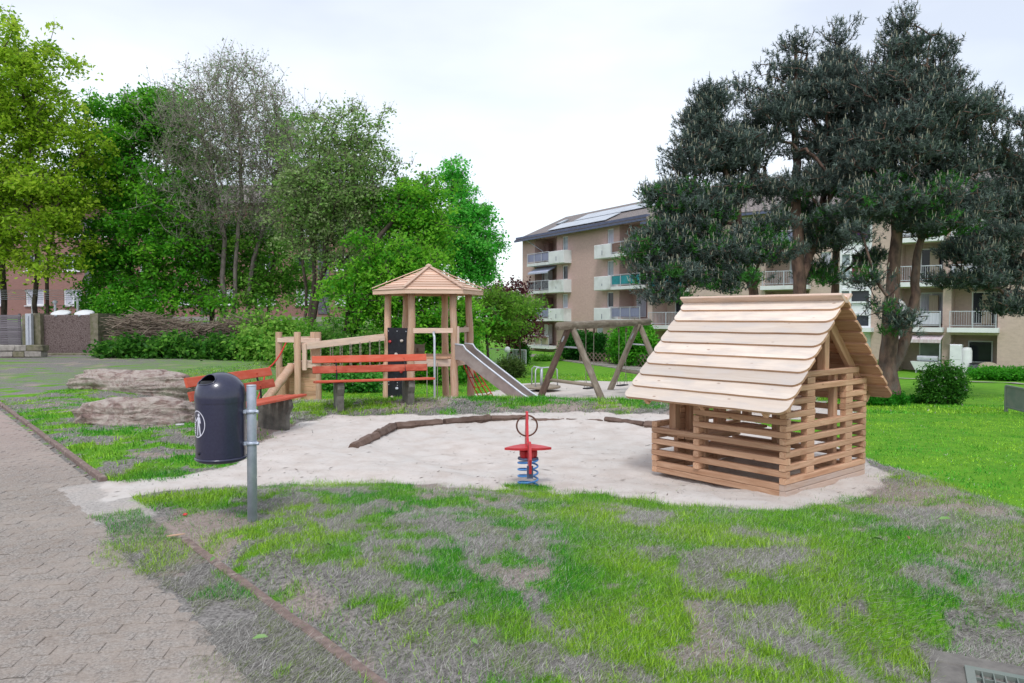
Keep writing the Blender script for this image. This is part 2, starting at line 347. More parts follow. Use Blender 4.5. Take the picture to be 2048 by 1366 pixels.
# ================================================================== TERRAIN
K0 = np.array((-.64, 3.32)); KD = np.array((-.649, .760)); KD /= np.linalg.norm(KD); KN = np.array((-KD[1], KD[0]))   # kerb line; KN points to the path
KN = np.array((-.760, -.649)); KN /= np.linalg.norm(KN)
def kerb_aq(x, y):
    dx = x - K0[0]; dy = y - K0[1]; return dx * KD[0] + dy * KD[1], dx * KN[0] + dy * KN[1]
ZD = -.09; DC = G(1943, 1336, ZD); DE = (G(2048, 1356, ZD) - DC).normalized()
BY = [0, 6, 10, 17, 22, 30, 38, 45, 60, 2000]; BZ = [-.50, -.48, -.52, -.60, -.82, -1.1, -1.5, -1.85, -1.75, -1.75]
def sdf(x, y, poly):
    """signed distance, negative inside"""
    x = np.asarray(x, float); y = np.asarray(y, float); d = np.full(x.shape, 1e9); ins = np.zeros(x.shape, bool); n = len(poly)
    for i in range(n):
        ax, ay = poly[i]; bx, by = poly[(i + 1) % n]; ex, ey = bx - ax, by - ay
        t = np.clip(((x - ax) * ex + (y - ay) * ey) / (ex * ex + ey * ey + 1e-12), 0, 1)
        d = np.minimum(d, np.hypot(x - ax - t * ex, y - ay - t * ey))
        c = (ay > y) != (by > y); ins ^= c & (x < (bx - ax) * (y - ay) / (by - ay + 1e-12) + ax)
    return np.where(ins, -d, d)
def gpoly(pts): return [tuple(G(*p)[:2]) for p in pts]
SAND = gpoly([(205, 972), (213, 1003), (330, 985), (450, 975), (560, 966), (760, 966), (900, 975), (1000, 984), (1100, 986), (1250, 1000), (1400, 1012), (1560, 1024), (1660, 1015), (1740, 985), (1790, 970), (1770, 950), (1745, 930), (1700, 860), (1600, 840), (1370, 836), (1250, 829), (1000, 827), (880, 829), (760, 832), (660, 832), (600, 850), (545, 868), (500, 905), (440, 935), (330, 957), (230, 963)])
PIT = gpoly([(715, 893), (785, 858), (885, 851), (980, 840), (1100, 840), (1210, 843), (1290, 852), (1390, 866), (1480, 900), (1500, 985), (1300, 990), (1050, 985), (860, 935)])
BACK = [(-3.2, 15.4), (1, 15.2), (4.5, 15.2), (8, 17), (9.5, 24), (8, 31), (3, 33.0), (.3, 30), (-1, 24), (-3, 20.0)]
def edge_x(y): return np.interp(y, [0, 5.5, 8, 10, 13, 16], [4.3, 4.0, 3.95, 3.9, 3.4, 3.0])
def height(x, y, fine=True):
    x = np.asarray(x, float); y = np.asarray(y, float)
    B = np.interp(y, BY, BZ)
    near = 1 - sst(14.0, 17.2, y); left = 1 - sst(-9.0, -5.6, x)
    pl = np.maximum(near * (1 - sst(0, 1.5, x - edge_x(y))), left * (1 - sst(60, 80, y)))
    z = B * (1 - pl)
    bank = sst(32.5, 40, y) * (1 - sst(-9, -3, x)) * 1.1 + sst(40, 56, y) * (1 - sst(-14, -8, x)) * .5
    z = z + bank
    yc = np.interp(x, [-4, -2, 0, 3], [13.0, 13.4, 13.5, 12.8]); berm = np.exp(-((y - yc) / .75) ** 2) * (.10 + .10 * (fbm(x * 1.6, y * 1.6, 33) - .3) + .05 * (fbm(x * 6, y * 6, 34) - .5)) * sst(-4.6, -3, x) * (1 - sst(2.4, 3.6, x))
    z = z + berm
    a, q = kerb_aq(x, y); gr = sst(.02, .35, -q)
    s = sdf(x, y, SAND); s2 = sdf(x, y, PIT)
    z = z + .10 * np.exp(-((x - 1.2) / 2.6) ** 2 - ((y - 4.8) / 1.1) ** 2) * gr - .22 * sst(1.6, 4.0, x) * sst(5.6, 3.2, y)
    mound = .045 * gr * sst(0, .5, s) * (1 - sst(9, 14, y))
    z = z + mound - .05 * sst(0, .35, -s2)
    z = z + (fbm(x * .7, y * .7, 5) - .5) * .07 * gr * (.35 + .65 * sst(0, .4, s)) * np.where(y > 60, 0, 1)
    dg = sst(1.0, .66, np.hypot(x - (DC[0] + .3 * DE[0] + .3 * DE[1]), y - (DC[1] + .3 * DE[1] - .3 * DE[0]))); z = z * (1 - dg) + (ZD - .012) * dg
    z = z + np.where(s < .1, (fbm(x * 4.5, y * 4.5, 63, 3) - .5) * .055 + (fbm(x * 11, y * 11, 64, 2) - .5) * .016, 0) * (y > 5) * sst(0, -.35, s)
    if fine: z = z + (fbm(x * 5, y * 5, 9) - .5) * .022 * gr * np.where(y < 25, 1, 0)
    lvl = -.018 + .026 * sst(.55, .25, q) * (a < 5.3); wy = sst(32, 40, y)
    z = np.where(q > -.02, np.minimum(z, lvl) * (1 - wy) + z * wy, z)
    return z
def H(x, y): return float(height(np.array([x]), np.array([y]))[0])
def masks(x, y):
    """sand, green, soil"""
    s = sdf(x, y, SAND); sb = sdf(x, y, BACK); wob = (fbm(x * 2.2, y * 2.2, 21) - .5) * .55
    near_sand = 1 - sst(-.12, .12, s + wob * 1.0)
    sand = np.maximum(near_sand, 1 - sst(-.3, .3, sb + wob * 1.5))
    a, q = kerb_aq(x, y); sand = np.maximum(sand, .52 * sst(3.2, 3.7, a) * sst(5.6, 5.2, a) * sst(.9, .5, q + wob * .5) * sst(-.3, 0, q))
    g1 = fbm(x * 1.9 + 3, y * 2.2, 31, 5); g2 = fbm(x * 3.1, y * 3.1, 41, 3)
    far = np.maximum(np.maximum(sst(.5, 1.4, x - edge_x(y)), sst(15.0, 18, y) * sst(-7.5, -5.5, x)), sst(15.5, 19, y) * sst(-26, -7, x) * .55)
    thr = np.where((x < -3) & (y > 6), .52, .515) + .10 * sst(16, 24, y) * (x < -6) - .06 * sst(-1, 2, x)
    g3 = fbm(x * 7, y * 7, 47, 3); green = sst(-.16, .15, (g1 - thr) + (g2 - .5) * .62 + (g3 - .5) * .70)
    # bare trodden earth under the benches, along the kerb and on the bank
    bare = np.exp(-((y - 12.6) / .55) ** 2) * (x > -4) * (x < 3.5) * .38 + np.exp(-(np.hypot(x + 3.5, y - 10.6) / .9) ** 2) + np.exp(-(np.hypot(x - 3.65, y - 6.8) / .75) ** 2) * .85
    bare = bare + sst(-.34, -.05, -np.abs(q + .10) ) * (a < 4) * .55 * sst(.42, .6, fbm(x * 2.5, y * 2.5, 96)) + np.exp(-(np.hypot(x + 2.5, y - 5.6) / .55) ** 2) * .9
    green = np.clip(green - bare, 0, 1)
    green = np.maximum(green * (1 - far), far)
    green = green * (1 - sand)
    lip = np.exp(-((s - .10) / .16) ** 2) * sst(.52, .62, fbm(x * 1.7, y * 1.7, 77)) * (y < 7.6)
    green = np.clip(np.maximum(green, lip * .8), 0, 1)
    crest = sst(1.3, .2, np.abs(x - edge_x(y) + .5)) * (y < 9.5) * sst(2.8, 4.2, y); green = np.where(far > .5, green, green * (1 - .62 * crest * (fbm(x * 2, y * 1.2, 91) > .42)))
    bermg = np.exp(-((y - 13.6) / .5) ** 2) * ((x > -.6) & (x < 2.9)) * sst(.38, .5, fbm(x * 1.5, y * 3, 92)); green = np.maximum(green, bermg * .9)
    green = np.where(q > .02, green * .25, green)
    tuft = np.exp(-(np.hypot(x - .155, y - 7.2) / .26) ** 2); green = np.maximum(green, sst(.3, .6, tuft)); sand = sand * (1 - sst(.3, .6, tuft))
    soil = np.clip(bare + sst(.56, .66, fbm(x * 1.4, y * 1.4, 55)) * .6, 0, 1)
    return sand, green, soil

def axis_grid(segs):
    out = [segs[0][0]]
    for a, b, st in segs: out += list(np.linspace(a, b, max(2, int(round((b - a) / st)) + 1))[1:])
    return np.array(out)
gx = axis_grid([(-400, -60, 34), (-60, -16, 2), (-16, -6, .22), (-6, 6, .065), (6, 12, .3), (12, 60, 1.6), (60, 400, 34)])
gy = axis_grid([(-60, -2, 6), (-2, 2.8, .5), (2.8, 9.5, .06), (9.5, 18, .12), (18, 34, .3), (34, 80, 1.1), (80, 600, 40)])
X, Y = np.meshgrid(gx, gy); Z = height(X, Y); ny, nx = X.shape
V = np.stack([X.ravel(), Y.ravel(), Z.ravel()], 1); idx = np.arange(nx * ny).reshape(ny, nx)
F = np.stack([idx[:-1, :-1].ravel(), idx[:-1, 1:].ravel(), idx[1:, 1:].ravel(), idx[1:, :-1].ravel()], 1)
sa, gr_, so = masks(X.ravel(), Y.ravel())
me = npmesh('ground', V, F, np.stack([sa, gr_, so], 1))
def ground_mat():
    m, nt, b, out = newmat('ground'); at = node(nt, 'ShaderNodeAttribute', attribute_name='Col'); sp = node(nt, 'ShaderNodeSeparateColor'); nt.links.new(at.outputs['Color'], sp.inputs[0])
    tc = node(nt, 'ShaderNodeTexCoord'); v = tc.outputs['Object']
    nA = noise(nt, v, 3.2, 8, .65); nB = noise(nt, v, 38, 6, .7); nC = noise(nt, v, .6, 5, .6)
    mp = node(nt, 'ShaderNodeMapping'); mp.inputs['Scale'].default_value = (14, 60, 1); nt.links.new(v, mp.inputs[0]); nD = noise(nt, mp.outputs[0], 1, 5, .7, .5)
    def sharp(mask, w=.5):
        t = math_(nt, 'ADD', mask, math_(nt, 'MULTIPLY', math_(nt, 'SUBTRACT', nA, .5), w)); t = math_(nt, 'ADD', t, math_(nt, 'MULTIPLY', math_(nt, 'SUBTRACT', nB, .5), w)); return ramp(nt, t, [(.38, 0.), (.62, 1.)])
    sandc = mixc(nt, ramp(nt, nC, [(.35, 0.), (.65, 1.)]), (.62, .56, .515), (.57, .54, .505))
    sandc = mixc(nt, math_(nt, 'MULTIPLY', ramp(nt, nA, [(.42, 0.), (.66, 1.)]), .55), sandc, (.46, .385, .335))
    sandc = mixc(nt, math_(nt, 'MULTIPLY', ramp(nt, nD, [(.60, 0.), (.72, 1.)]), .55), sandc, (.30, .26, .23))
    dry = mixc(nt, ramp(nt, nB, [(.35, 0.), (.62, 1.)]), (.09, .084, .078), (.31, .29, .27))
    soil = mixc(nt, nB, (.30, .21, .18), (.47, .37, .33))
    dry = mixc(nt, math_(nt, 'MULTIPLY', sharp(sp.outputs[2], .4), .6), dry, soil)
    grn = mixc(nt, ramp(nt, nA, [(.35, 0.), (.65, 1.)]), (.055, .23, .012), (.14, .34, .022))
    grn = mixc(nt, math_(nt, 'MULTIPLY', ramp(nt, nB, [(.4, 0.), (.7, 1.)]), .6), grn, (.20, .30, .05))
    c = mixc(nt, sharp(sp.outputs[1], .6), dry, grn); c = mixc(nt, sharp(sp.outputs[0], .25), c, sandc)
    nt.links.new(c, b.inputs['Base Color']); b.inputs['Roughness'].default_value = .95; b.inputs['Specular IOR Level'].default_value = .1
    bump(nt, b, math_(nt, 'ADD', math_(nt, 'MULTIPLY', nA, .6), math_(nt, 'MULTIPLY', nB, .35)), .8, .035); return m
g = link('ground', me, ground_mat(), None, True); tag(g, kind='structure')

# ------------------------------------------------------------------ paved path with small interlocking pavers, kerb
def paver_mat():
    m, nt, b, out = newmat('paver'); ge = node(nt, 'ShaderNodeNewGeometry'); v = ge.outputs['Position']
    nA = noise(nt, v, 1.1, 7, .65); nB = noise(nt, v, 70, 5, .7); nC = noise(nt, v, 7, 6, .7)
    oi = node(nt, 'ShaderNodeObjectInfo')
    c = mixc(nt, ramp(nt, nB, [(.36, 0.), (.64, 1.)]), (.13, .115, .105), (.42, .38, .34))
    c = mixc(nt, math_(nt, 'MULTIPLY', ramp(nt, nC, [(.42, 0.), (.60, 1.)]), .55), c, (.27, .215, .175))
    dust = math_(nt, 'MULTIPLY', ramp(nt, nA, [(.42, .15), (.60, .9)]), ramp(nt, nC, [(.36, .35), (.56, 1.)]))
    c = mixc(nt, math_(nt, 'MULTIPLY', dust, .6), c, (.40, .345, .30))
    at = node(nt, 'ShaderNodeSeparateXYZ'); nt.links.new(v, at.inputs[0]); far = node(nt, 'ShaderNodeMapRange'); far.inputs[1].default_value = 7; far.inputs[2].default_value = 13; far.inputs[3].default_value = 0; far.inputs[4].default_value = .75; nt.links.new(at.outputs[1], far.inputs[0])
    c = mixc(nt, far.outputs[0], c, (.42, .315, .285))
    nt.links.new(c, b.inputs['Base Color']); b.inputs['Roughness'].default_value = .93; b.inputs['Specular IOR Level'].default_value = .15
    bump(nt, b, math_(nt, 'ADD', nB, math_(nt, 'MULTIPLY', nC, .6)), .55, .006); return m
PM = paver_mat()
path = MB(); W2 = lambda a, q: (K0[0] + KD[0] * a + KN[0] * q, K0[1] + KD[1] * a + KN[1] * q)
pts = [W2(-12, .1), W2(40, .1), W2(40, 6), W2(-12, 6)]
pobj = path.add([(x, y, -.0085) for x, y in pts], [(0, 1, 2, 3)] if True else []).build('path', mat('path_bed', (.24, .205, .175), (.38, .33, .29), 30, .95, .5, .005))
tag(pobj, kind='structure')
# paver courses run across the frame, at their own angle to the kerb
pa = R(8); pu = np.array((math.cos(pa), math.sin(pa))); pv = np.array((-pu[1], pu[0]))
PLn, PWd, th = .225, .1125, .05
paver_vars = []
for k in range(6):
    rr = random.Random(k); ring = []
    for (x, y) in [(-.5, -.5), (-.25, -.5 - .10), (0, -.5), (.25, -.5 + .10), (.5, -.5), (.5, .5), (.25, .5 + .10), (0, .5), (-.25, .5 - .10), (-.5, .5)]:
        ring.append((x * (PLn - .004) + rr.uniform(-.003, .003), y * (PWd - .004) + rr.uniform(-.0015, .0015)))
    mb = MB(); n = len(ring); top = [(x * .972, y * .95, 0) for x, y in ring]; mid = [(x, y, -.004) for x, y in ring]; bot = [(x, y, -.045) for x, y in ring]
    mb.add(top + mid + bot, [tuple(range(n))] + [(n + i, n + (i + 1) % n, (i + 1) % n, i) for i in range(n)] + [(2 * n + i, 2 * n + (i + 1) % n, n + (i + 1) % n, n + i) for i in range(n)])
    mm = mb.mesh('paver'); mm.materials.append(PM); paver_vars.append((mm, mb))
cand = []
for i in range(-110, 40):
    for j in range(-10, 160):
        x, y = pu * PLn * (i + (.5 if j % 2 else 0)) + pv * PWd * j + np.array((0, 1.2))
        a, q = kerb_aq(x, y)
        lim = (.42 + .12 * math.sin(a * 3.1) + .05 * math.sin(a * 11)) if a < 3.4 else (.16 if a > 5.3 else .1)
        if q < lim or q > 5.6 or a < -3 or y > 21: continue
        if a < 1 and y < 2.6: continue
        px = 1024 + FPX * x / max(y, .1)
        if px < -160: continue
        cand.append((y, x, a, q))
cand.sort()
stuff = MB(); prs = random.Random(4); cnt = 0
for y, x, a, q in cand:
    inview = (1024 + FPX * x / y > 0) and (632 + FPX * EYE / y < 1380)
    zz = -.004 + prs.uniform(-.003, .003); tilt = Matrix.Rotation(pa + prs.uniform(-.02, .02), 4, 'Z') @ Matrix.Rotation(prs.uniform(-.012, .012), 4, 'X') @ Matrix.Rotation(prs.uniform(-.008, .008), 4, 'Y')
    mm, mb = paver_vars[prs.randrange(6)]; T = Matrix.Translation((x, y, zz)) @ tilt
    if inview and cnt < 300:
        link('paver', mm, None, pobj, False, T); cnt += 1
    else: stuff.add([T @ Vector(v) for v in mb.v[:20]], mb.f[:11])
tag(stuff.build('pavers', PM, pobj), kind='stuff')
KM = mat('kerbstone', (.25, .18, .155), (.16, .115, .10), 24, .92, .7, .006, 60, c3=(.36, .30, .26))
kb = tag(bpy.data.objects.new('kerb', None), kind='structure'); COL.objects.link(kb)
krs = random.Random(9)
for a0, a1 in ((-2.2, 3.62), (5.3, 30)):
    a = a0
    while a < a1 - .1:
        L = min(.98, a1 - a); 
        p0 = W2(a + .0025, krs.uniform(-.006, .006)); p1 = W2(a + L - .0025, krs.uniform(-.006, .006)); zk = (.012 if a < 4 else .036) + krs.uniform(-.006, .006)
        if a0 < 0 and a + L > 3.3: zk -= .02
        bar('kerb_stone', (*p0, zk - .09), (*p1, zk - .09), .062, .18, KM, kb, ch=.008); a += L

# ------------------------------------------------------------------ grass blades, real geometry
def blades(name, n, region, lab, size, dens_green=1., far=False, seed=0, dryfac=.6):
    r = np.random.default_rng(seed); x0, x1, y0, y1 = region
    # density falls with distance, as one can tell blades apart less and less
    u = r.random(n); y = y0 * (y1 / y0) ** u if y0 > 0 else y0 + (y1 - y0) * u
    x = x0 + (x1 - x0) * r.random(n)
    sx = 1024 + FPX * x / y; keep = (sx > -60) & (sx < 2110)
    x, y = x[keep], y[keep]
    s, g_, so_ = masks(x, y); a, q = kerb_aq(x, y)
    isg = r.random(len(x)) < np.clip(g_ * .92 + .05 * (s < .3), 0, .70 if region[3] < 8 else .95)
    pr = np.where(isg, dens_green, dryfac * (1 - .75 * so_) * (1 - s) + .012 * s)
    strip = (q > .03) & (q < .50 + .14 * np.sin(a * 3.1)) & (a < 3.9)
    pr = np.where(q > -.035, np.where(strip, .85 * (fbm(x * 3, y * 3, 15) > .28), 0), pr)
    if strip.any(): isg = np.where(q > 0, r.random(len(x)) < .45 * (fbm(x * 2, y * 2, 19) > .47), isg)
    gu = (x - DC[0]) * DE[0] + (y - DC[1]) * DE[1]; gv = (x - DC[0]) * DE[1] - (y - DC[1]) * DE[0]; gd = (gu > -.16) & (gu < .82) & (gv > -.13) & (gv < .8)
    keep = (r.random(len(x)) < pr) & ~gd; x, y, isg, g_ = x[keep], y[keep], isg[keep], g_[keep]; m = len(x)
    z = height(x, y) - .004
    L = np.where(isg, (.40 + 1.0 * r.random(m) ** 2) * (.65 + .8 * fbm(x * 2.3, y * 2.3, 61)), r.uniform(.6, 1.5, m)) * size[0]; 
    w = size[1] * r.uniform(.6, 1.2, m) * np.where(isg, 1, .9)
    ang = np.where(isg, r.uniform(0, 2 * np.pi, m), r.normal(.35, .9, m)); lean = np.where(isg, r.uniform(.1, .95, m), r.uniform(1.0, 1.5, m)); bend = r.uniform(.2, .9, m)
    dx, dy = np.cos(ang), np.sin(ang); sx_, sy_ = -dy, dx
    P = np.stack([x, y, z], 1); Dr = lambda l: np.stack([dx * np.sin(l), dy * np.sin(l), np.cos(l)], 1); S = np.stack([sx_, sy_, 0 * x], 1)
    mid = P + Dr(lean) * (L * .55)[:, None]; l2 = np.minimum(lean + bend * np.where(isg, 1, .15), 1.62); tip = mid + Dr(l2) * (L * .45)[:, None]
    tip[:, 2] = np.maximum(tip[:, 2], z + .003)
    hw = (w / 2)[:, None]
    if far: Vv = np.stack([P - S * hw, P + S * hw, tip], 1); k = 3; Fq = np.arange(m * 3).reshape(m, 3)
    else:
        Vv = np.stack([P - S * hw, P + S * hw, mid + S * hw * .7, tip], 1); k = 4
        b0 = np.arange(m) * 4; Fq = np.concatenate([np.stack([b0, b0 + 1, b0 + 2], 1), np.stack([b0, b0 + 2, b0 + 3], 1)])
    t1 = r.random(m)[:, None]; patch = fbm(x * 1.2 + 9, y * 1.2, 71)[:, None]; patch = np.clip((patch - .35) * 3.3, 0, 1)
    cg = np.array((.045, .31, .013)) * (1 - patch) + np.array((.25, .46, .025)) * patch; cg = np.where(x[:, None] > edge_x(y)[:, None] + .5, cg * 1.22, cg) * (.42 + 1.05 * t1) + np.array((.12, .10, .03)) * (t1 > .8)
    t2 = r.random(m)[:, None]; cd = (np.array((.60, .58, .53)) * t2 ** 1.1 + np.array((.20, .185, .17)) * (1 - t2)) * (.7 + .6 * r.random(m)[:, None])
    halfg = (r.random(m) < .28 * sst(.45, .6, fbm(x * 4, y * 4, 88)))[:, None] & ~isg[:, None] & (y[:, None] < 30); cd = np.where(halfg, np.array((.22, .30, .07)) * (.5 + .8 * t2), cd)
    C = np.where(isg[:, None], cg, cd); C = np.repeat(C, k, 0)
    o = link(name, npmesh(name, Vv.reshape(-1, 3), Fq, C), M['blade']); tag(o, lab, 'grass', kind='stuff'); return m
nb = blades('grass', 1000000, (-4.2, 4.6, 2.9, 7.9), 'patchy grass with green tufts and dry grey blades in the foreground', (.052, .0040), seed=1, dryfac=.92, far=True)
nb += blades('grass', 190000, (-10, -2.4, 6.2, 24), 'trodden patchy grass around the two boulders', (.062, .012), seed=2, far=True)
nb += blades('grass', 130000, (-4.2, 4.0, 11.6, 16), 'grass growing on the low bank behind the sandpit', (.085, .012), seed=3, far=True, dryfac=.9)
nb += blades('grass', 130000, (3.8, 16, 6.3, 24), 'bright green mown lawn right of the playhouse', (.045, .014), seed=4, far=True, dens_green=.9)
nb += blades('grass', 60000, (-9, 12, 17, 44), 'green lawn behind the swing and the slide', (.09, .03), seed=5, far=True, dens_green=.9)

# dry leaves, twigs and bark bits scattered on the sand
lr = np.random.default_rng(8); n = 2000
lx = lr.uniform(-4.5, 4.2, n); ly = 5.6 * (13.5 / 5.6) ** lr.random(n); ls, lg, _ = masks(lx, ly); kk = (ls > .7) & (lr.random(n) < 1.9 * (fbm(lx * 2.2, ly * 2.2, 3) - .33)); lx, ly = lx[kk], ly[kk]; n = len(lx); lz = height(lx, ly) + .004
la = lr.normal(.3, .7, n); ll = .008 + .055 * lr.random(n) ** 3; lw = lr.uniform(.003, .010, n)
dx, dy = np.cos(la), np.sin(la); P = np.stack([lx, ly, lz], 1); U_ = np.stack([dx, dy, lr.uniform(-.1, .25, n)], 1) * ll[:, None]; S_ = np.stack([-dy, dx, 0 * dx], 1) * lw[:, None]
Vv = np.stack([P - U_ - S_ * .3, P + S_ * -1, P + U_, P + S_], 1).reshape(-1, 3); Fq = np.arange(n * 4).reshape(n, 4); t = lr.random(n)[:, None]
Cc = np.repeat(np.array((.10, .06, .045)) * t + np.array((.26, .22, .19)) * (1 - t), 4, 0)
tag(link('leaf_litter', npmesh('leaf_litter', Vv, Fq, Cc), M['blade']), 'small dry twigs and leaf bits lying on the pale sand', 'litter', kind='stuff')

# ================================================================== BUILDINGS
def frame(o, n):
    """local frame of a facade: x along it, -y towards the viewer, z up"""
    return None
def facade(mb, L, z0, z1, ops, y=0, reveal=.28):
    """wall face in the plane y with openings (s0, s1, za, zb, depth); reveals go back by depth"""
    xs = sorted({0, L} | {v for o in ops for v in o[:2]}); zs = sorted({z0, z1} | {v for o in ops for v in o[2:4]})
    for i in range(len(xs) - 1):
        for j in range(len(zs) - 1):
            cx = (xs[i] + xs[i + 1]) / 2; cz = (zs[j] + zs[j + 1]) / 2
            if any(o[0] < cx < o[1] and o[2] < cz < o[3] for o in ops): continue
            mb.add([(xs[i], y, zs[j]), (xs[i + 1], y, zs[j]), (xs[i + 1], y, zs[j + 1]), (xs[i], y, zs[j + 1])], [(0, 1, 2, 3)])
    for (a, b, c, d, dep) in ops:
        e = y + dep
        mb.add([(a, y, c), (b, y, c), (b, y, d), (a, y, d), (a, e, c), (b, e, c), (b, e, d), (a, e, d)], [(0, 1, 5, 4), (1, 2, 6, 5), (2, 3, 7, 6), (3, 0, 4, 7), (4, 5, 6, 7)])
_wc = {}
def window(par, x, z, w, h, y, split=1, glass='glass', curtain=False, name='window', fr=.07, fm='white'):
    """framed window; y is the plane of its back, the frame stands .08 proud"""
    key = (round(w, 3), round(h, 3), split, fr, fm)
    if key not in _wc:
        mb = MB()
        for (cx, cz, dx, dz) in [(0, h / 2 - fr / 2, w, fr), (0, -h / 2 + fr / 2, w, fr), (-w / 2 + fr / 2, 0, fr, h - 2 * fr), (w / 2 - fr / 2, 0, fr, h - 2 * fr)]: mb.box((cx, -.04, cz), (dx, .08, dz))
        for i in range(1, split): mb.box((-w / 2 + w * i / split, -.037, 0), (fr * 1.1, .07, h - 2 * fr))
        me = mb.mesh('window'); me.materials.append(M[fm]); pm = MB().box((0, -.012, 0), (w - 2 * fr, .02, h - 2 * fr)).mesh('pane')
        cm = MB(); nn = 12
        for i in range(nn): cm.box((-w / 2 + fr + (w - 2 * fr) * (i + .5) / nn, -.03 - .004 * (i % 2), 0), ((w - 2 * fr) / nn, .012, h - 2 * fr))
        _wc[key] = (me, pm, cm.mesh('curtain'))
    me, pm, cm = _wc[key]
    o = link(name, me, None, par, False, Matrix.Translation((x, y, z)))
    p = bpy.data.objects.new('pane', pm)
    if not pm.materials: pm.materials.append(M['glass'])
    COL.objects.link(p); p.parent = o
    p.material_slots[0].link = 'OBJECT'; p.material_slots[0].material = M[glass]
    if curtain:
        c = link('curtain', cm, M['curtain'], o)
    return o
def railing(par, x0, x1, y, zb, h, panel, posts=3):
    b = MB(); L = x1 - x0
    b.box(((x0 + x1) / 2, y, zb + h), (L, .05, .05)); b.box(((x0 + x1) / 2, y, zb + .12), (L, .04, .04))
    for i in range(posts): b.box((x0 + .03 + (L - .06) * i / (posts - 1), y - .045, zb + h / 2 - .06), (.05, .045, h + .1))
    r = b.build('railing', M['rail'], par)
    if panel: MB().box(((x0 + x1) / 2, y + .025, zb + h / 2 + .05), (L - .1, .02, h - .26)).build('railing_panel', M[panel], r)
    else:
        b2 = MB(); n = int(L / .12)
        for i in range(1, n): b2.box((x0 + L * i / n, y, zb + h / 2 + .06), (.018, .018, h - .14))
        b2.build('bars', M['rail'], r)
    return r

def place_frame(o, origin, u, z):
    ang = math.atan2(u[1], u[0]); o.location = (origin[0], origin[1], z); o.rotation_euler = (0, 0, ang)

# ---------------- block A: four storeys with loggias, seen obliquely
A = thing('apartment_building', 'pinkish brick four-storey apartment block with solar panels on its tiled roof, behind the swing', 'building')
uA = Vector((.497, -.868)); place_frame(A, (1.06, 75), uA, 0)
LA = 19.8; EA = 9.55; GA = -2.2
fl = [-1.2, 1.42, 4.06, 6.72]; sto = 2.64
ops = []; 
for f in fl:
    top = min(f + 2.35, EA - .32) if f < 6 else 9.2
    ops += [(2.4, 6.3, f, top, 1.5), (15.75, 19.3, f, top, 1.5)]
    ops += [(7.25, 8.15, f + .95, f + 2.25, .16), (14.05, 14.95, f + .95, f + 2.25, .16)]
ops = [o for o in ops if not (o[0] == 14.05 and o[2] < 0) and not (o[0] == 7.25 and o[2] < 0)]
ops += [(8.9, 9.9, .1, 1.0, .16), (12.6, 13.5, .1, 1.0, .16)]
w = MB(); facade(w, LA, GA, EA, ops)
w.add([(0, 0, GA), (0, 11, GA), (0, 11, EA), (0, 0, EA), (LA, 0, GA), (LA, 11, GA), (LA, 11, EA), (LA, 0, EA), (0, 5.5, 12.0), (LA, 5.5, 12.0)], [(0, 3, 2, 1), (4, 5, 6, 7), (1, 2, 6, 5), (3, 8, 2), (7, 6, 9)])
w.build('wall', M['brick'], A)
pan = {(0, 3): 'lilac_panel', (0, 2): 'dark_panel', (0, 1): 'lilac_panel', (0, 0): 'beige_panel', (1, 3): 'brown_panel', (1, 2): 'teal_panel', (1, 1): 'lilac_panel', (1, 0): None}
for c, (x0, x1, b0, b1, wx) in enumerate([(2.2, 6.2, 6.2, 8.75, 7.7), (15.6, 19.4, 13.35, 15.6, 14.5)]):
    for k, f in enumerate(fl):
        if (c, k) == (1, 0): continue
        bal = MB().box(((x0 + x1) / 2, -.05, f - .12), (x1 - x0, 1.5, .26)).build('balcony', M['whiteconc'], A)
        railing(bal, x0 + .05, x1 - .05, -.74, f + .0, .95, pan[(c, k)], 4)
        if k > 0:
            bx = MB().box(((b0 + b1) / 2 , -.42, f + .33), (b1 - b0 - .02, .84, 1.16), ch=.03).build('planter_box', M['whiteconc'], A)
            MB().box(((b0 + b1) / 2, -.85, f + .2), (.05, .02, .4 if k % 2 else .2)).build('overflow_spout', M['gutter'], bx)
        if k > 0: window(A, wx, f + 1.6, .9, 1.3, .16, glass='glass_pale' if (c + k) % 3 == 0 else 'glass', curtain=(c + k) % 3 == 1)
        dx = 5.35 if c == 0 else 17.0
        window(A, dx, f + 1.15, 1.5, 2.0, 1.5, 1, curtain=(k + c) % 2 == 0, name='balcony_door')
        MB().box(((3.3 if c == 0 else 18.6), 1.0, f + 1.1), (.7, .5, 1.9)).build('cupboard', M['brown_panel'] if k % 2 else M['whiteconc'], A)
aw = bpy.data.objects.new('awning', MB().add([(2.45, .3, 6.4), (6.1, .3, 6.4), (6.1, -.85, 5.85), (2.45, -.85, 5.85), (2.45, -.85, 5.68), (6.1, -.85, 5.68), (2.45, .3, 6.36), (6.1, .3, 6.36), (2.45, -.82, 5.81), (6.1, -.82, 5.81)], [(0, 3, 2, 1), (3, 4, 5, 2), (6, 7, 9, 8)]).mesh('awning')); aw.data.materials.append(M['awning_blue']); COL.objects.link(aw); aw.parent = A
for i in range(3): 
    fb = MB().box((2.9 + i * 1.25, -.9, -.35), (.75, .22, .2), ch=.02).build('flower_box', M['brown_panel'], A)
window(A, 9.4, .55, 1.0, .9, .16, curtain=True); window(A, 13.05, .55, .9, .9, .16, curtain=True)
rf = MB(); ov = .7; ez = EA + .02; sl = (12.0 - EA) / 5.5
def rz_(y): return EA + .05 + (y) * sl
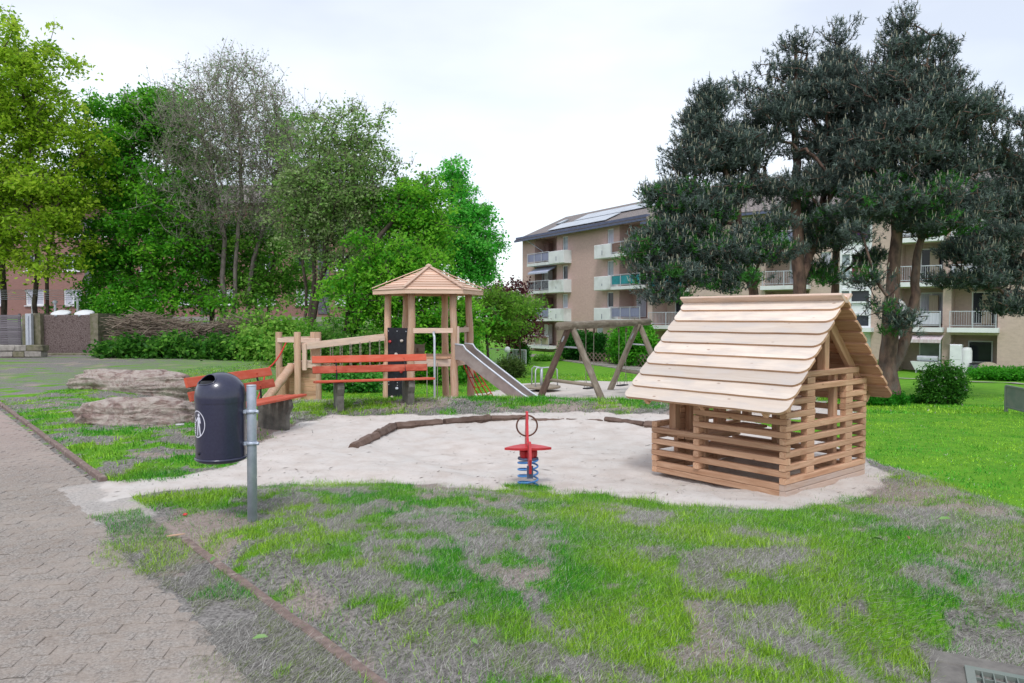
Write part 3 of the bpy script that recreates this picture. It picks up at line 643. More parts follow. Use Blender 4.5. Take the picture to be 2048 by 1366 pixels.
rf.add([(-.35, -ov, rz_(-ov)), (LA + .1, -ov, rz_(-ov)), (LA + .1, 5.5, rz_(5.5)), (-.35, 5.5, rz_(5.5)), (-.35, 11 + ov, rz_(-ov)), (LA + .1, 11 + ov, rz_(-ov)),
        (-.35, -ov, rz_(-ov) - .2), (LA + .1, -ov, rz_(-ov) - .2), (LA + .1, 5.5, rz_(5.5) - .2), (-.35, 5.5, rz_(5.5) - .2), (-.35, 11 + ov, rz_(-ov) - .2), (LA + .1, 11 + ov, rz_(-ov) - .2)],
       [(0, 1, 2, 3), (3, 2, 5, 4), (0, 6, 7, 1), (0, 3, 9, 6), (3, 4, 10, 9), (1, 7, 8, 2), (2, 8, 11, 5), (4, 5, 11, 10), (6, 9, 8, 7), (9, 10, 11, 8)])
roofA = rf.build('roof', M['rooftile'], A)
MB().box((LA / 2 - .1, -ov - .06, rz_(-ov) - .16), (LA + .4, .13, .16)).build('gutter', M['gutter'], roofA)
MB().box((LA / 2 - .1, -.32, EA - .12), (LA + .3, .64, .2)).build('eaves_board', M['gutter'], A)
MB().tube([(1.9, -ov, rz_(-ov) - .2), (2.0, -.1, EA - .8), (3.3, .35, EA - 1.6), (3.3, .35, fl[1])], .055, 6).build('downpipe', M['rail'], A)
sang = math.atan(sl)
for rr_, (xa, nn, yy) in enumerate([(4.6, 9, 1.15), (4.6, 12, 3.1)]):
    for i in range(nn):
        xx = xa + 1.03 * i + (0 if rr_ == 0 else 1.7)
        if xx > LA - 1: continue
        mm = Matrix.Translation((xx, yy, rz_(yy) + .12)) @ Matrix.Rotation(sang, 4, 'X')
        key = 'solarpanel'
        if key not in _cache:
            me_ = MB().box((0, 0, 0), (1.0, 1.88, .05)).mesh('solar_panel'); me_.materials.append(M['solar']); _cache[key] = me_
        link('solar_panel', _cache[key], None, roofA, False, mm)
MB().box((2.9, 2.9, rz_(2.9) + .1), (.8, 1.1, .12), mat=Matrix.Translation((2.9, 2.9, rz_(2.9) + .1)) @ Matrix.Rotation(sang, 4, 'X')).build('skylight', M['glass_pale'], roofA)

# ---------------- block B: continues to the right, parallel-ish to the picture
B_ = thing('apartment_building', 'light brown brick apartment block with a white glazed stairwell, behind the pine trees', 'building')
uB = Vector((.787, -.617)); place_frame(B_, (10.6, 57.9), uB, 0)
LB = 30.0; EB = 9.25; GB = -2.6
flb = [-1.95, .95, 3.75, 6.5]
cols = [(.4, 3.4), (9.2, 12.2), (17.75, 20.15), (20.6, 23.0)]
ops = []
for (a, b) in cols:
    for f in flb: ops.append((a, b, f, f + 2.45, 1.6))
wins = [(4.6, 5.6), (6.8, 8.4), (12.9, 13.6), (25.2, 26.6), (27.8, 28.8)]
for (a, b) in wins:
    for f in flb: ops.append((a, b, f + .95, f + 2.2, .16))
ops.append((14.2, 16.1, .9, 9.0, .1))
ops.append((14.2, 16.1, -1.95, .62, .3))
w = MB(); facade(w, LB, GB, EB, ops)
w.add([(0, 0, GB), (0, 11, GB), (0, 11, EB), (0, 0, EB), (LB, 0, GB), (LB, 11, GB), (LB, 11, EB), (LB, 0, EB), (0, 5.5, 11.8), (LB, 5.5, 11.8)], [(0, 3, 2, 1), (4, 5, 6, 7), (1, 2, 6, 5), (3, 8, 2), (7, 6, 9)])
w.build('wall', M['brick_b'], B_)
pb = {(0, 1): None, (0, 2): 'teal_panel', (0, 3): 'lilac_panel', (1, 1): 'beige_panel', (1, 2): None, (1, 3): 'lilac_panel', (2, 1): 'curtain', (2, 2): None, (2, 3): 'curtain', (3, 1): None, (3, 2): 'curtain', (3, 3): 'whiteconc'}
for c, (a, b) in enumerate(cols):
    for k, f in enumerate(flb):
        if k > 0:
            bal = MB().box(((a + b) / 2, -.05, f - .14), (b - a + .22, 1.3, .28)).build('balcony', M['whiteconc'], B_)
            railing(bal, a, b, -.62, f, .98, pb[(c, k)], 3)
            MB().box((a + (b - a) * .72, 1.3, f + 1.1), (.5, .3, 1.8)).build('cupboard', M['beige_panel'], B_)
        if not (c == 3 and k == 0) : window(B_, (a + b) / 2 + .35, f + 1.2, 1.3, 2.0, 1.6, 2 if k else 1, name='balcony_door', glass='glass_pale' if (c, k) == (2, 0) else 'glass', curtain=(c + k) % 3 == 0)
window(B_, 22.0, flb[0] + 1.4, 1.3, 1.35, 1.6, 1, curtain=False)
for i, (a, b) in enumerate(wins):
    for k, f in enumerate(flb): window(B_, (a + b) / 2, f + 1.575, b - a, 1.25, .16, 2 if b - a > 1.1 else 1, curtain=(i + k) % 2 == 0, glass='glass')
# white stairwell bay: frame, panes and coloured panels, floor by floor
st = MB()
for xx in (14.25, 14.85, 16.05): st.box((xx, -.06, 4.95), (.12, .16, 8.1))
for i in range(11): st.box((15.15, -.052, .95 + i * .80), (1.9, .15, .11))
st = st.build('stairwell', M['white'], B_)
for i in range(10):
    z_ = 1.35 + i * .80
    mp_ = ['glass', 'white', 'glass', 'white', 'wine_panel', 'glass', 'white', 'purple_panel', 'white', 'purple_panel'][i]
    MB().box((15.45, .02, z_), (1.06, .04, .66)).build('panel' if mp_ != 'glass' else 'pane', M[mp_], st); MB().box((14.55, .02, z_), (.46, .04, .66)).build('pane', M['glass_pale'] if i % 3 else M['white'], st)
gd = MB()
for i in range(13): gd.box((15.15, .14 + .012 * (i % 2), -1.85 + i * .197), (1.86, .03, .192))
gd.build('garage_door', M['white'], B_); MB().box((15.15, -.4, .76), (2.3, .9, .26)).build('porch_slab', M['whiteconc'], B_)
slB = (11.8 - EB) / 5.5; rb = lambda y: EB + .05 + y * slB
rf = MB().add([(-.2, -ov, rb(-ov)), (LB + .3, -ov, rb(-ov)), (LB + .3, 5.5, rb(5.5)), (-.2, 5.5, rb(5.5)), (-.2, 11.7, rb(-ov)), (LB + .3, 11.7, rb(-ov)),
        (-.2, -ov, rb(-ov) - .2), (LB + .3, -ov, rb(-ov) - .2), (LB + .3, 5.5, rb(5.5) - .2), (-.2, 5.5, rb(5.5) - .2), (-.2, 11.7, rb(-ov) - .2), (LB + .3, 11.7, rb(-ov) - .2)],
       [(0, 1, 2, 3), (3, 2, 5, 4), (0, 6, 7, 1), (0, 3, 9, 6), (3, 4, 10, 9), (1, 7, 8, 2), (2, 8, 11, 5), (4, 5, 11, 10), (6, 9, 8, 7), (9, 10, 11, 8)])
rB = rf.build('roof', M['rooftile'], B_); MB().box((LB / 2, -ov - .06, rb(-ov) - .16), (LB + .5, .13, .16)).build('gutter', M['gutter'], rB)
def wB(s, y, z):  # block B local -> world
    return B_.location + Matrix.Rotation(B_.rotation_euler.z, 3, 'Z') @ Vector((s, y, z))
rotB = B_.rotation_euler.z
MB().box((20.3, .2, -2.05), (7.5, 3.6, .22)).build('terrace', M['concrete'], B_)
# the striped awning over the terrace
awn = MB().add([(17.7, -.05, .48), (20.25, -.05, .48), (20.25, -1.2, .22), (17.7, -1.2, .22), (17.7, -1.2, .02), (20.25, -1.2, .02), (17.7, -.05, .45), (20.25, -.05, .45), (20.25, -1.17, .19), (17.7, -1.17, .19)], [(0, 3, 2, 1), (3, 4, 5, 2), (6, 7, 8, 9)]).build('awning', M['awning'], B_)
MB().box((20.2, -1.1, -.85), (.06, .06, 2.1)).build('awning_post', M['rail'], awn); MB().box((17.75, -1.1, -.85), (.06, .06, 2.1)).build('awning_post', M['rail'], awn)
# things on the terrace
t = thing('refrigerator', 'white fridge with two doors standing on the terrace at the right', 'fridge', wB(20.95, -.2, -1.94), rotB)
MB().box((0, 0, .95), (.62, .62, 1.86), ch=.03).build('body', M['white'], t); MB().box((0, -.33, 1.4), (.60, .04, .88), ch=.01).build('door', M['white'], t); MB().box((0, -.33, .5), (.60, .04, .86), ch=.01).build('door', M['white'], t)
t = thing('water_butt', 'white rounded tank standing against the right side of the fridge', 'tank', wB(21.48, -.05, -1.94), rotB)
MB().lathe([(0, 0), (.26, .0), (.28, .1), (.28, 1.5), (.22, 1.68), (0, 1.72)], 18).build('tank', M['whiteconc'], t, True)
t = thing('garden_table', 'round folded garden table leaning beside the dark bin on the terrace', 'table', wB(22.6, -.3, -1.94), rotB)
MB().prism([(.62 * math.cos(a * math.pi / 12), .42 * math.sin(a * math.pi / 12)) for a in range(24)], .04, Matrix.Translation((0, 0, .45)) @ Matrix.Rotation(R(80), 4, 'X')).build('tabletop', M['beige_panel'], t)
for sx_ in (-.35, .35): MB().tube([(sx_, .1, .0), (sx_, .05, .6)], .02, 6).build('leg', M['white'], t)
t = thing('rubbish_bin', 'dark grey bin between the white tank and the round table on the terrace', 'bin', wB(21.9, -.35, -1.94), rotB)
MB().box((0, 0, .36), (.42, .42, .72), ch=.03).build('body', M['dark_panel'], t); MB().box((0, 0, .75), (.46, .46, .06), ch=.02).build('lid', M['black'], t)
t = thing('covered_barbecue', 'barbecue under a grey lid above a white cloth under the striped awning', 'barbecue', wB(19.35, -.75, -1.94), rotB)
bb = MB(); bb.add([(-.75, -.3, .8), (.75, -.3, .8), (.75, .3, .8), (-.75, .3, .8), (-.5, -.22, .28), (.5, -.22, .28), (.5, .22, .28), (-.5, .22, .28)], [(0, 1, 2, 3), (4, 7, 6, 5), (0, 4, 5, 1), (1, 5, 6, 2), (2, 6, 7, 3), (3, 7, 4, 0)]); bb.build('cloth', M['white'], t)
MB().box((.15, 0, 1.0), (1.1, .45, .3), ch=.1).build('lid', M['rail'], t)
for sx_ in (-.45, .45):
    for sy_ in (-.18, .18): MB().box((sx_, sy_, .15), (.04, .04, .3)).build('leg', M['rail'], t)

def sat_dish(name, label, loc, rz, r, post):
    t = thing(name, label, 'satellite dish', loc, rz)
    prof = [(r * i / 6, .25 * r * (i / 6) ** 2) for i in range(7)]; mb = MB().lathe(prof + [(r * .99, .25 * r + .02)] + [(r * i / 6, .25 * r * (i / 6) ** 2 + .025) for i in range(5, -1, -1)], 24)
    mb.build('reflector', M['dish'], t, True, Matrix.Translation((0, 0, post)) @ Matrix.Rotation(R(72), 4, 'X') @ Matrix.Scale(-1, 4, (0, 0, 1)) @ Matrix.Translation((0, 0, -.02)))
    MB().tube([(0, .12, 0), (0, .12, post)], .03, 8).build('post', M['rail'], t); MB().tube([(0, 0, post - r * .8), (0, -.45, post)], .012, 6).build('arm', M['rail'], t); MB().box((0, -.45, post), (.07, .1, .07)).build('receiver', M['rail'], t)
sp = wB(-.35, -4.2, 0); sat_dish('satellite_dish', 'grey satellite dish on a post left of the playhouse roof', (sp.x, sp.y, -1.78), -.2, .42, 1.95)
sp = wB(17.75, -.75, .95); sat_dish('satellite_dish', 'large white satellite dish on a balcony right of the pine trunk', (sp.x, sp.y, sp.z), rotB + .5, .62, 1.25)

# ---------------- block C: red block behind the trees on the left
C_ = thing('apartment_building', 'dull red brick apartment block with white windows, hidden behind the trees on the left', 'building'); place_frame(C_, (-47, 60), Vector((1, -.04)).normalized(), 0)
LC = 34.5; ops = []; flc = [1.7, 4.45, 7.2]; wl = []
for i in range(11):
    x = 1.5 + 3.15 * i
    for f in flc: ops.append((x, x + 1.5, f + .8, f + 2.1, .16)); wl.append((x + .75, f + 1.45))
w = MB(); facade(w, LC, -.5, 10.6, ops); w.add([(0, 0, -.5), (0, 11, -.5), (0, 11, 10.6), (0, 0, 10.6), (LC, 0, -.5), (LC, 11, -.5), (LC, 11, 10.6), (LC, 0, 10.6)], [(0, 3, 2, 1), (4, 5, 6, 7), (1, 2, 6, 5), (3, 7, 6, 2)])
w.build('wall', M['brick_c'], C_)
for i, (x, z) in enumerate(wl):
    o = window(C_, x, z, 1.5, 1.3, .16, 2, curtain=i % 3 == 0, fr=.11, glass='glass'); MB().box((0, -.16, -.69), (1.6, .3, .06)).build('sill', M['white'], o)
for i in range(0, 11, 3):
    MB().box((3.75 + 3.15 * i, -.03, 5.6), (.9, .05, 7.6)).build('stair_panel', M['dark_panel'], C_)
rC = MB().add([(-.5, -.8, 10.5), (LC + .5, -.8, 10.5), (LC + .5, 5.5, 13), (-.5, 5.5, 13), (-.5, 11.8, 10.5), (LC + .5, 11.8, 10.5)], [(0, 1, 2, 3), (3, 2, 5, 4), (0, 3, 4), (1, 5, 2)]).build('roof', M['rooftile'], C_)

# ================================================================== THE YARD ON THE LEFT: enclosure, low wall, slatted fence, wire fence
def slab_noise(mb, seed, a):
    rr = random.Random(seed); mb.v = [(x + rr.uniform(-a, a), y + rr.uniform(-a, a), z + rr.uniform(-a, a)) for x, y, z in mb.v]; return mb
p0 = G(74, 708, 0); p1 = G(203, 708, 0); Yb = p0.y * .985
t = thing('concrete_enclosure', 'stained exposed-aggregate concrete box with two round lids on top, at the left', 'enclosure', (D(137, 700, p0.y * .985).x, Yb, 0), R(3))
Wd = (p1.x - p0.x) * .93
MB().box((.02, 1.1, .84), (Wd - .5, 2.1, 1.72), ch=.03).build('front_slab', M['aggregate'], t)
MB().box((-Wd / 2 + .12, 1.0, .87), (.30, 2.4, 1.78), ch=.03).build('side_wall', M['mossy'], t); MB().box((Wd / 2 - .12, 1.0, .87), (.32, 2.4, 1.78), ch=.03).build('side_wall', M['mossy'], t)
MB().box((0, -.35, .0), (Wd + .4, .5, .16), ch=.02).build('footing', M['mossy'], t)
for xx in (-.52, .46):
    d = MB().lathe([(.37, 0), (.39, .04), (.34, .08), (.20, .13), (0, .15)], 28).build('lid', M['white'], t, True, Matrix.Translation((xx, .45, 1.74)) @ Matrix.Rotation(R(16), 4, 'X'))
    MB().box((0, -.40, .04), (.10, .1, .04)).build('hinge', M['rail'], d); MB().box((.38, 0, .05), (.1, .08, .04)).build('hinge', M['rail'], d)
bx0 = G(0, 708, 0)
t = thing('gate_post', 'galvanised square steel post between the concrete box and the slatted fence', 'post', (D(60, 700, 31.2).x, 31.2, 0))
MB().box((0, 0, .88), (.24, .16, 1.74), ch=.015).build('post', M['rail'], t); MB().box((0, -.1, .9), (.05, .05, 1.5)).build('lock_rail', M['rail'], t); MB().box((-.22, .12, .85), (.18, .22, 1.7), ch=.02).build('concrete_pier', M['mossy'], t)
t = thing('slatted_fence', 'grey wooden fence of horizontal slats at the left edge of the picture', 'fence', (D(-60, 660, 31.8).x, 31.8, 0))
x1_ = D(42, 660, 31.8).x - t.location.x
for i in range(14): bar('slat', (0, 0, .38 + i * .098), (x1_, 0, .38 + i * .098), .03, .082, M['fencewood'], t)
for xx in (.1, x1_ * .5, x1_ - .1): bar('post', (xx, .06, .2), (xx, .06, 1.75), .08, .08, M['fencewood'], t)
t = thing('low_wall', 'low mossy rubble wall in front of the slatted fence', 'wall', (D(-40, 710, 29.6).x, 29.6, 0))
wr = random.Random(5); xx = 0; x1_ = D(80, 710, 29.6).x - t.location.x
while xx < x1_:
    L = wr.uniform(.45, .8)
    for row in range(2):
        slab_noise(MB().box((xx + L / 2 + row * .07, 0, .12 + row * .25), (L - .02, .42, .24), ch=.03), int(xx * 100) + row, .015).build('stone', M['mossy'] if wr.random() < .6 else M['concrete'], t)
    xx += L
t = thing('wire_fence', 'white wire security fence with angled post tops behind the concrete box', 'fence', (D(-60, 600, 34).x, 34, 0))
xs_ = [D(p, 600, 34).x - t.location.x for p in (-50, 65, 155)]; zt = D(100, 583, 34).z
for xx in xs_:
    MB().tube([(xx, 0, .3), (xx, 0, zt - .35)], .055, 8).build('post', M['white'], t); MB().tube([(xx, 0, zt - .35), (xx - .14, -.3, zt + .05)], .03, 6).build('post_top', M['white'], t)
wi = MB()
for i in range(6):
    f_ = i / 5; wi.tube([(xs_[0] - .14 * f_, -.3 * f_, zt - .35 + .4 * f_), (xs_[2] - .14 * f_, -.3 * f_, zt - .35 + .4 * f_)], .011, 4)
wi.build('wires', M['rail'], t)
t = thing('vent_pipe', 'thin white pipe standing behind the round lids', 'pipe', (D(111, 650, 32.6).x, 32.6, .0)); MB().tube([(0, 0, 0), (0, 0, 2.2)], .05, 8).build('pipe', M['rail'], t); MB().lathe([(.09, 2.2), (.11, 2.3), (0, 2.36)], 10).build('cap', M['rail'], t)

# railing left of block A, garden lamp figure, railing at the right edge
def bar_fence(name, label, p, q, h, m, n, posts=2):
    t = thing(name, label, 'railing', p); L = Vector(q) - Vector(p)
    for i in range(posts): x = L * (i / (posts - 1)); MB().box((x.x, x.y, x.z + h / 2), (.06, .06, h)).build('post', m, t)
    bar('rail', (0, 0, h), tuple(L + Vector((0, 0, h))), .05, .05, m, t); bar('rail', (0, 0, .12), tuple(L + Vector((0, 0, .12))), .04, .04, m, t)
    b = MB()
    for i in range(1, n): x = L * (i / n); b.box((x.x, x.y, x.z + h / 2 + .06), (.022, .022, h - .12))
    b.build('bars', m, t); return t
a_, b_ = D(978, 708, 52), D(1052, 712, 50); bar_fence('metal_railing', 'grey metal railing left of the brick apartment block', (a_.x, a_.y, -1.7), (b_.x, b_.y, -1.7), 1.05, M['rail'], 28)
a_, b_ = D(2012, 822, 17.5), D(2110, 826, 15.6); bar_fence('metal_railing', 'greenish metal railing at the right edge of the lawn', (a_.x, a_.y, H(a_.x, a_.y)), (b_.x, b_.y, H(a_.x, a_.y) - .02), .62, M['greenmetal'], 36)
# garden path in front of block A, as rows of square slabs
gpth = tag(bpy.data.objects.new('garden_path', None), kind='structure'); COL.objects.link(gpth)
qa, qb = G(1040, 709, -1.70), G(1330, 741, -1.60); qd = (qb - qa); qL = qd.length; qd.normalize(); qn = Vector((-qd.y, qd.x, 0)).normalized()
if qn.y < 0: qn = -qn
slab_me = MB().box((0, 0, 0), (.46, .46, .08), ch=.01).mesh('paving_slab'); slab_me.materials.append(M['concrete'])
for i in range(int(qL / .5)):
    for j in range(4):
        p = qa + qd * (i * .5) + qn * (j * .5); z = H(p.x, p.y) + .01 + .015 * ((i * 7 + j * 3) % 3); link('paving_slab', slab_me, None, gpth, False, Matrix.Translation((p.x, p.y, z)) @ Matrix.Rotation(math.atan2(qd.y, qd.x), 4, 'Z'))
# right-hand path across the far lawn
gp2 = MB(); a_, b_ = G(1660, 752, -1.6), G(2060, 786, -1.35)
n_ = 40; vv = []
for i in range(n_ + 1):
    for j in range(2):
        p = a_.lerp(b_, i / n_) + Vector((.25, .97, 0)) * (j * 1.3); vv.append((p.x, p.y, H(p.x, p.y) + .035))
gp2.add(vv, [(2 * i, 2 * i + 2, 2 * i + 3, 2 * i + 1) for i in range(n_)]); tag(gp2.build('footpath', M['concrete']), kind='structure')
# diamond trellis fences
def trellis(label, p, q, h):
    t = thing('trellis_fence', label, 'fence', p); L = Vector(q) - Vector(p); Ln = L.length; d = L.normalized(); n = int(Ln / .42); 
    P = lambda s, z: (d.x * s, d.y * s, z)
    for i in range(-2, n + 1):
        for sg in (0, 1):
            s0, s1 = i * .42, i * .42 + .8
            if s0 < -.01 or s1 > Ln: continue
            za, zb = (.05, h) if sg == 0 else (h, .05)
            bar('slat', tuple(Vector(P(s0, za)) + Vector((0, -.02 * sg, 0))), tuple(Vector(P(s1, zb)) + Vector((0, -.02 * sg, 0))), .018, .06, M['trellis'], t, ch=.002)
    for k in range(int(Ln / 3) + 1): bar('post', P(k * 3, 0), P(k * 3, h + .05), .08, .08, M['trellis'], t)
    return t
a_, b_ = D(1160, 700, 55), D(1262, 712, 51); trellis('brown diamond trellis fence in front of the trimmed hedge', (a_.x, a_.y, -1.78), (b_.x, b_.y, -1.78), .75)
a_, b_ = D(1262, 712, 50.6), D(1345, 722, 47); trellis('brown diamond trellis fence under the leafy bush left of the playhouse', (a_.x, a_.y, -1.78), (b_.x, b_.y, -1.8), .85)

# ================================================================== PLAYHOUSE
lp = G(1573, 994); rot = math.atan2(.64, .77)
PH = thing('playhouse', 'wooden playhouse of stacked squared logs under a pale lapped-board roof, at the sand edge', 'playhouse', (lp.x, lp.y + .02, -.02), rot)
# local: +x along the gable (to the right in the picture), +y along the long side (to the back left), origin at the near corner
S = 1.56; LH = .06; LT = .065; _E = .006
def zc(i): return .03 + .0605 * i
ph = random.Random(3)
def log(p0, p1, i, mname='larch', nm='log', h=LH - .003, t=LT):
    z = zc(i); o = .0015 * ph.uniform(-1, 1)
    bar(nm, (p0[0], p0[1] + o, z), (p1[0], p1[1] + o, z), t, h, M[mname], PH, ch=.005)
e = .006; c0 = LT / 2
# base planks
for i in (0, 1):
    log((0, c0), (S, c0), i, 'larch_pale', 'base_plank'); log((0, S - c0), (S, S - c0), i, 'larch', 'base_plank'); 
    log((c0, LT + .002), (c0, S - LT - .002), i, 'larch', 'base_plank'); log((S - c0, LT + .002), (S - c0, S - LT - .002), i, 'larch', 'base_plank')
win0, win1 = .52, 1.12
for i in range(2, 19):
    if i % 2 == 0:   # logs across the gables (y = 0 and y = S)
        full = i <= 10 or i >= 16
        for y in (c0, S - c0):
            if full:
                x0, x1 = (-e, S + e) if i < 18 else (.16, S - .16)
                if y > 1 and i == 10: x0 = .40
                log((x0, y), (x1, y), i)
            else:
                if y < 1: log((-e, y), (win0, y), i)
                log((win1, y), (S + e, y), i)
    else:
        for x in (c0, S - c0):
            if i <= 7: log((x, -e), (x, S + e), i)
            elif i <= 15: log((x, -e), (x, S * .66), i)
        # spacer blocks in the gables, beside the window and lower down
        for y in (c0, S - c0):
            for xx in (.44, 1.20):
                if i <= 17: bar('spacer_block', (xx - .07, y, zc(i)), (xx + .07, y, zc(i)), LT - .004, LH - .001, M['larch'], PH, ch=.003)
# spacer blocks in the long sides (inner cross wall stubs)
for i in range(2, 16, 2):
    for x in (c0, S - c0):
        for yy in (S * .66 - .05,):
            if i > 8 and yy > S * .6 and False: continue
            if i <= 14: bar('spacer_block', (x - .052, yy, zc(i)), (x + .10, yy, zc(i)), LT, LH - .001, M['larch'], PH, ch=.003)
# posts at the open corner and inside
for x in (c0 + .07, S - c0 - .07):
    bar('post', (x, S * .86, zc(7) + .03), (x, S * .86, 1.14), .085, .085, M['larch'], PH, ch=.006)
    bar('post', (x, S * .62, .02), (x, S * .62, 1.16), .07, .07, M['larch'], PH, ch=.006)
for y in (c0 + LT, S - c0 - LT):
    for x in (.52, 1.04): bar('post', (x, y, .02), (x, y, 1.10), .07, .07, M['larch'], PH, ch=.006)
    bar('king_post', (S / 2, y - .03 if y < 1 else y + .03, 1.14), (S / 2, y - .03 if y < 1 else y + .03, 1.75), .085, .085, M['larch'], PH, ch=.006)
for k in range(3): bar('bench_board', (.08, S - .42 + .11 * k, .40), (S - .08, S - .42 + .11 * k, .40), .10, .03, M['larch'], PH)
for k in range(3): bar('bench_board', (.14 + .11 * k, .15, .34), (.14 + .11 * k, S - .5, .34), .10, .03, M['larch'], PH)
# rafters
RZ = 1.83; sl_ = R(44.3); half = 1.06
for y in (.03 + LT, S - .03 - LT, S * .5):
    for sg in (-1, 1):
        bar('rafter', (S / 2 + sg * .02, y, RZ - .09), (S / 2 + sg * (half - .06), y, RZ - .09 - (half - .08) * math.tan(sl_)), .05, .10, M['larch'], PH, ch=.005)
        if y != S * .5: MB().prism([(.0, 0), (.12, 0), (.10, .05), (.02, .05)], .05, Matrix.Translation((S / 2 + sg * (half - .14), y, RZ - .13 - (half - .16) * math.tan(sl_))) @ Matrix.Rotation(R(90), 4, 'X')).build('rafter_foot', M['larch'], PH)
# lapped roof boards with rounded lower corners
y0r, y1r = -.155, S + .155; Lr = y1r - y0r; bw = .215; nb_ = 9; exp_ = 1.475 / nb_
def board_mesh(L, w, r, seed):
    rr = random.Random(seed); pl = [(-L / 2 + .015, w / 2), (-L / 2, w / 2 - .02)]
    for a in range(7): an = math.pi + a * math.pi / 12; pl.append((-L / 2 + r + r * math.cos(an), -w / 2 + r + r * math.sin(an)))
    for k in range(1, 8): pl.append((-L / 2 + r + (L - 2 * r) * k / 8, -w / 2 + rr.uniform(-.003, .003)))
    for a in range(7): an = 1.5 * math.pi + a * math.pi / 12; pl.append((L / 2 - r + r * math.cos(an), -w / 2 + r + r * math.sin(an)))
    pl += [(L / 2, w / 2 - .02), (L / 2 - .015, w / 2)]
    mb = MB().prism(pl, .026); me = mb.mesh('roof_board'); me.materials.append(M['roofboard']); me.materials.append(M['larch']); me.polygons.foreach_set('material_index', ([1, 0] if seed >= 50 else [0, 1]) + [1] * (len(mb.f) - 2)); return me
for sg in (-1, 1):
    for k in range(nb_):
        s = exp_ * (k + 1) - bw / 2      # distance of the board's middle down the slope
        me_ = board_mesh(Lr + ph.uniform(-.01, .01), bw, .085, k + (0 if sg < 0 else 50))
        n = Vector((sg * math.sin(sl_), 0, math.cos(sl_))); dn = Vector((sg * math.cos(sl_), 0, -math.sin(sl_)))
        tl = R(7.5); dn2 = (dn * math.cos(tl) + n * math.sin(tl)); n2 = (n * math.cos(tl) - dn * math.sin(tl))
        c = Vector((S / 2, (y0r + y1r) / 2, RZ - .015)) + dn * s + n * .022
        X_ = Vector((0, 1, 0)); Y_ = -dn2; Z_ = X_.cross(Y_)
        mt = Matrix((X_, Y_, Z_)).transposed().to_4x4()
        link('roof_board', me_, None, PH, False, Matrix.Translation(c) @ mt)
for sg in (-1, 1): bar('ridge_board', (S / 2 + sg * .055, y0r - .005, RZ + .012), (S / 2 + sg * .055, y1r + .005, RZ + .012), .125, .028, M['larch_pale'], PH, roll=sg * R(38) * -1, ch=.004)

# ================================================================== LITTER BIN ON A POST
pb_ = G(505, 1052, 0); zb = H(pb_.x, pb_.y); 
LB_ = thing('litter_bin', 'dark blue domed litter bin with a white tidy-person sign, clamped to a galvanised post', 'litter bin', (pb_.x, pb_.y, zb))
pr = .037; cx_ = -.237; rB_ = .187; z0_, z1_ = .545 - zb, 1.045 - zb
MB().tube([(0, 0, -.05), (.004, 0, 1.108 - zb - .006), (.004, 0, 1.108 - zb)], [pr, pr, pr * .96], 24).build('post', M['galv'], LB_, True)
MB().tube([(.004, 0, 1.104 - zb), (.004, 0, 1.112 - zb)], [pr * 1.03, pr * .97], 24).build('post_cap', M['rail'], LB_, True)
prof = [(0, z0_ - .012), (rB_ * .9, z0_ - .014), (rB_ * .99, z0_ - .004), (rB_, z0_ + .02), (rB_, z1_ - .06)]
bn = MB().lathe(prof, 48, (cx_, 0, 0)).build('body', M['binblue'], LB_, True)
# bottom flange
MB().lathe([(rB_ + .001, z0_ + .012), (rB_ + .010, z0_ + .006), (rB_ + .010, z0_ - .002), (rB_ * .97, z0_ - .018), (rB_ * .80, z0_ - .030), (0, z0_ - .032)], 48, (cx_, 0, 0)).build('base_rim', M['binblue'], LB_, True)
# dome with an elliptical opening on its left shoulder, facing up and left
nn_, kk_ = 64, 22; vs_, fs_ = [], []
od = Vector((-.62, -.62, .66)).normalized(); ox = Vector((1, -1, 0)).normalized(); 
hd = 1.212 - zb - z1_
hole = lambda d: False
open_ax = (math.pi + R(52)); pts_ = {}
prof = [(rB_ + .003, z1_ - .062), (rB_ + .004, z1_ - .03), (rB_ + .003, z1_ - .005)] + [(rB_ * math.cos(a), z1_ + hd * math.sin(a)) for a in [i * math.pi / 2 / 17 for i in range(1, 18)]]
oc = Vector((math.cos(open_ax) * .66, math.sin(open_ax) * .66, .72)).normalized(); ot = Vector((-math.sin(open_ax), math.cos(open_ax), 0)); ou = oc.cross(ot)
def in_hole(r, z, a):
    d = Vector((r * math.cos(a) / rB_, r * math.sin(a) / rB_, max(0, (z - z1_)) / hd)); u_, v_ = d.dot(ot) / .53, d.dot(ou) / .33
    return d.dot(oc) > 0 and u_ * u_ + v_ * v_ < 1, u_, v_
for i, (r, z) in enumerate(prof):
    for j in range(nn_): a = 2 * math.pi * j / nn_; vs_.append((cx_ + r * math.cos(a), r * math.sin(a), z))
ins = [in_hole(prof[i][0], prof[i][1], 2 * math.pi * j / nn_)[0] for i in range(len(prof)) for j in range(nn_)]
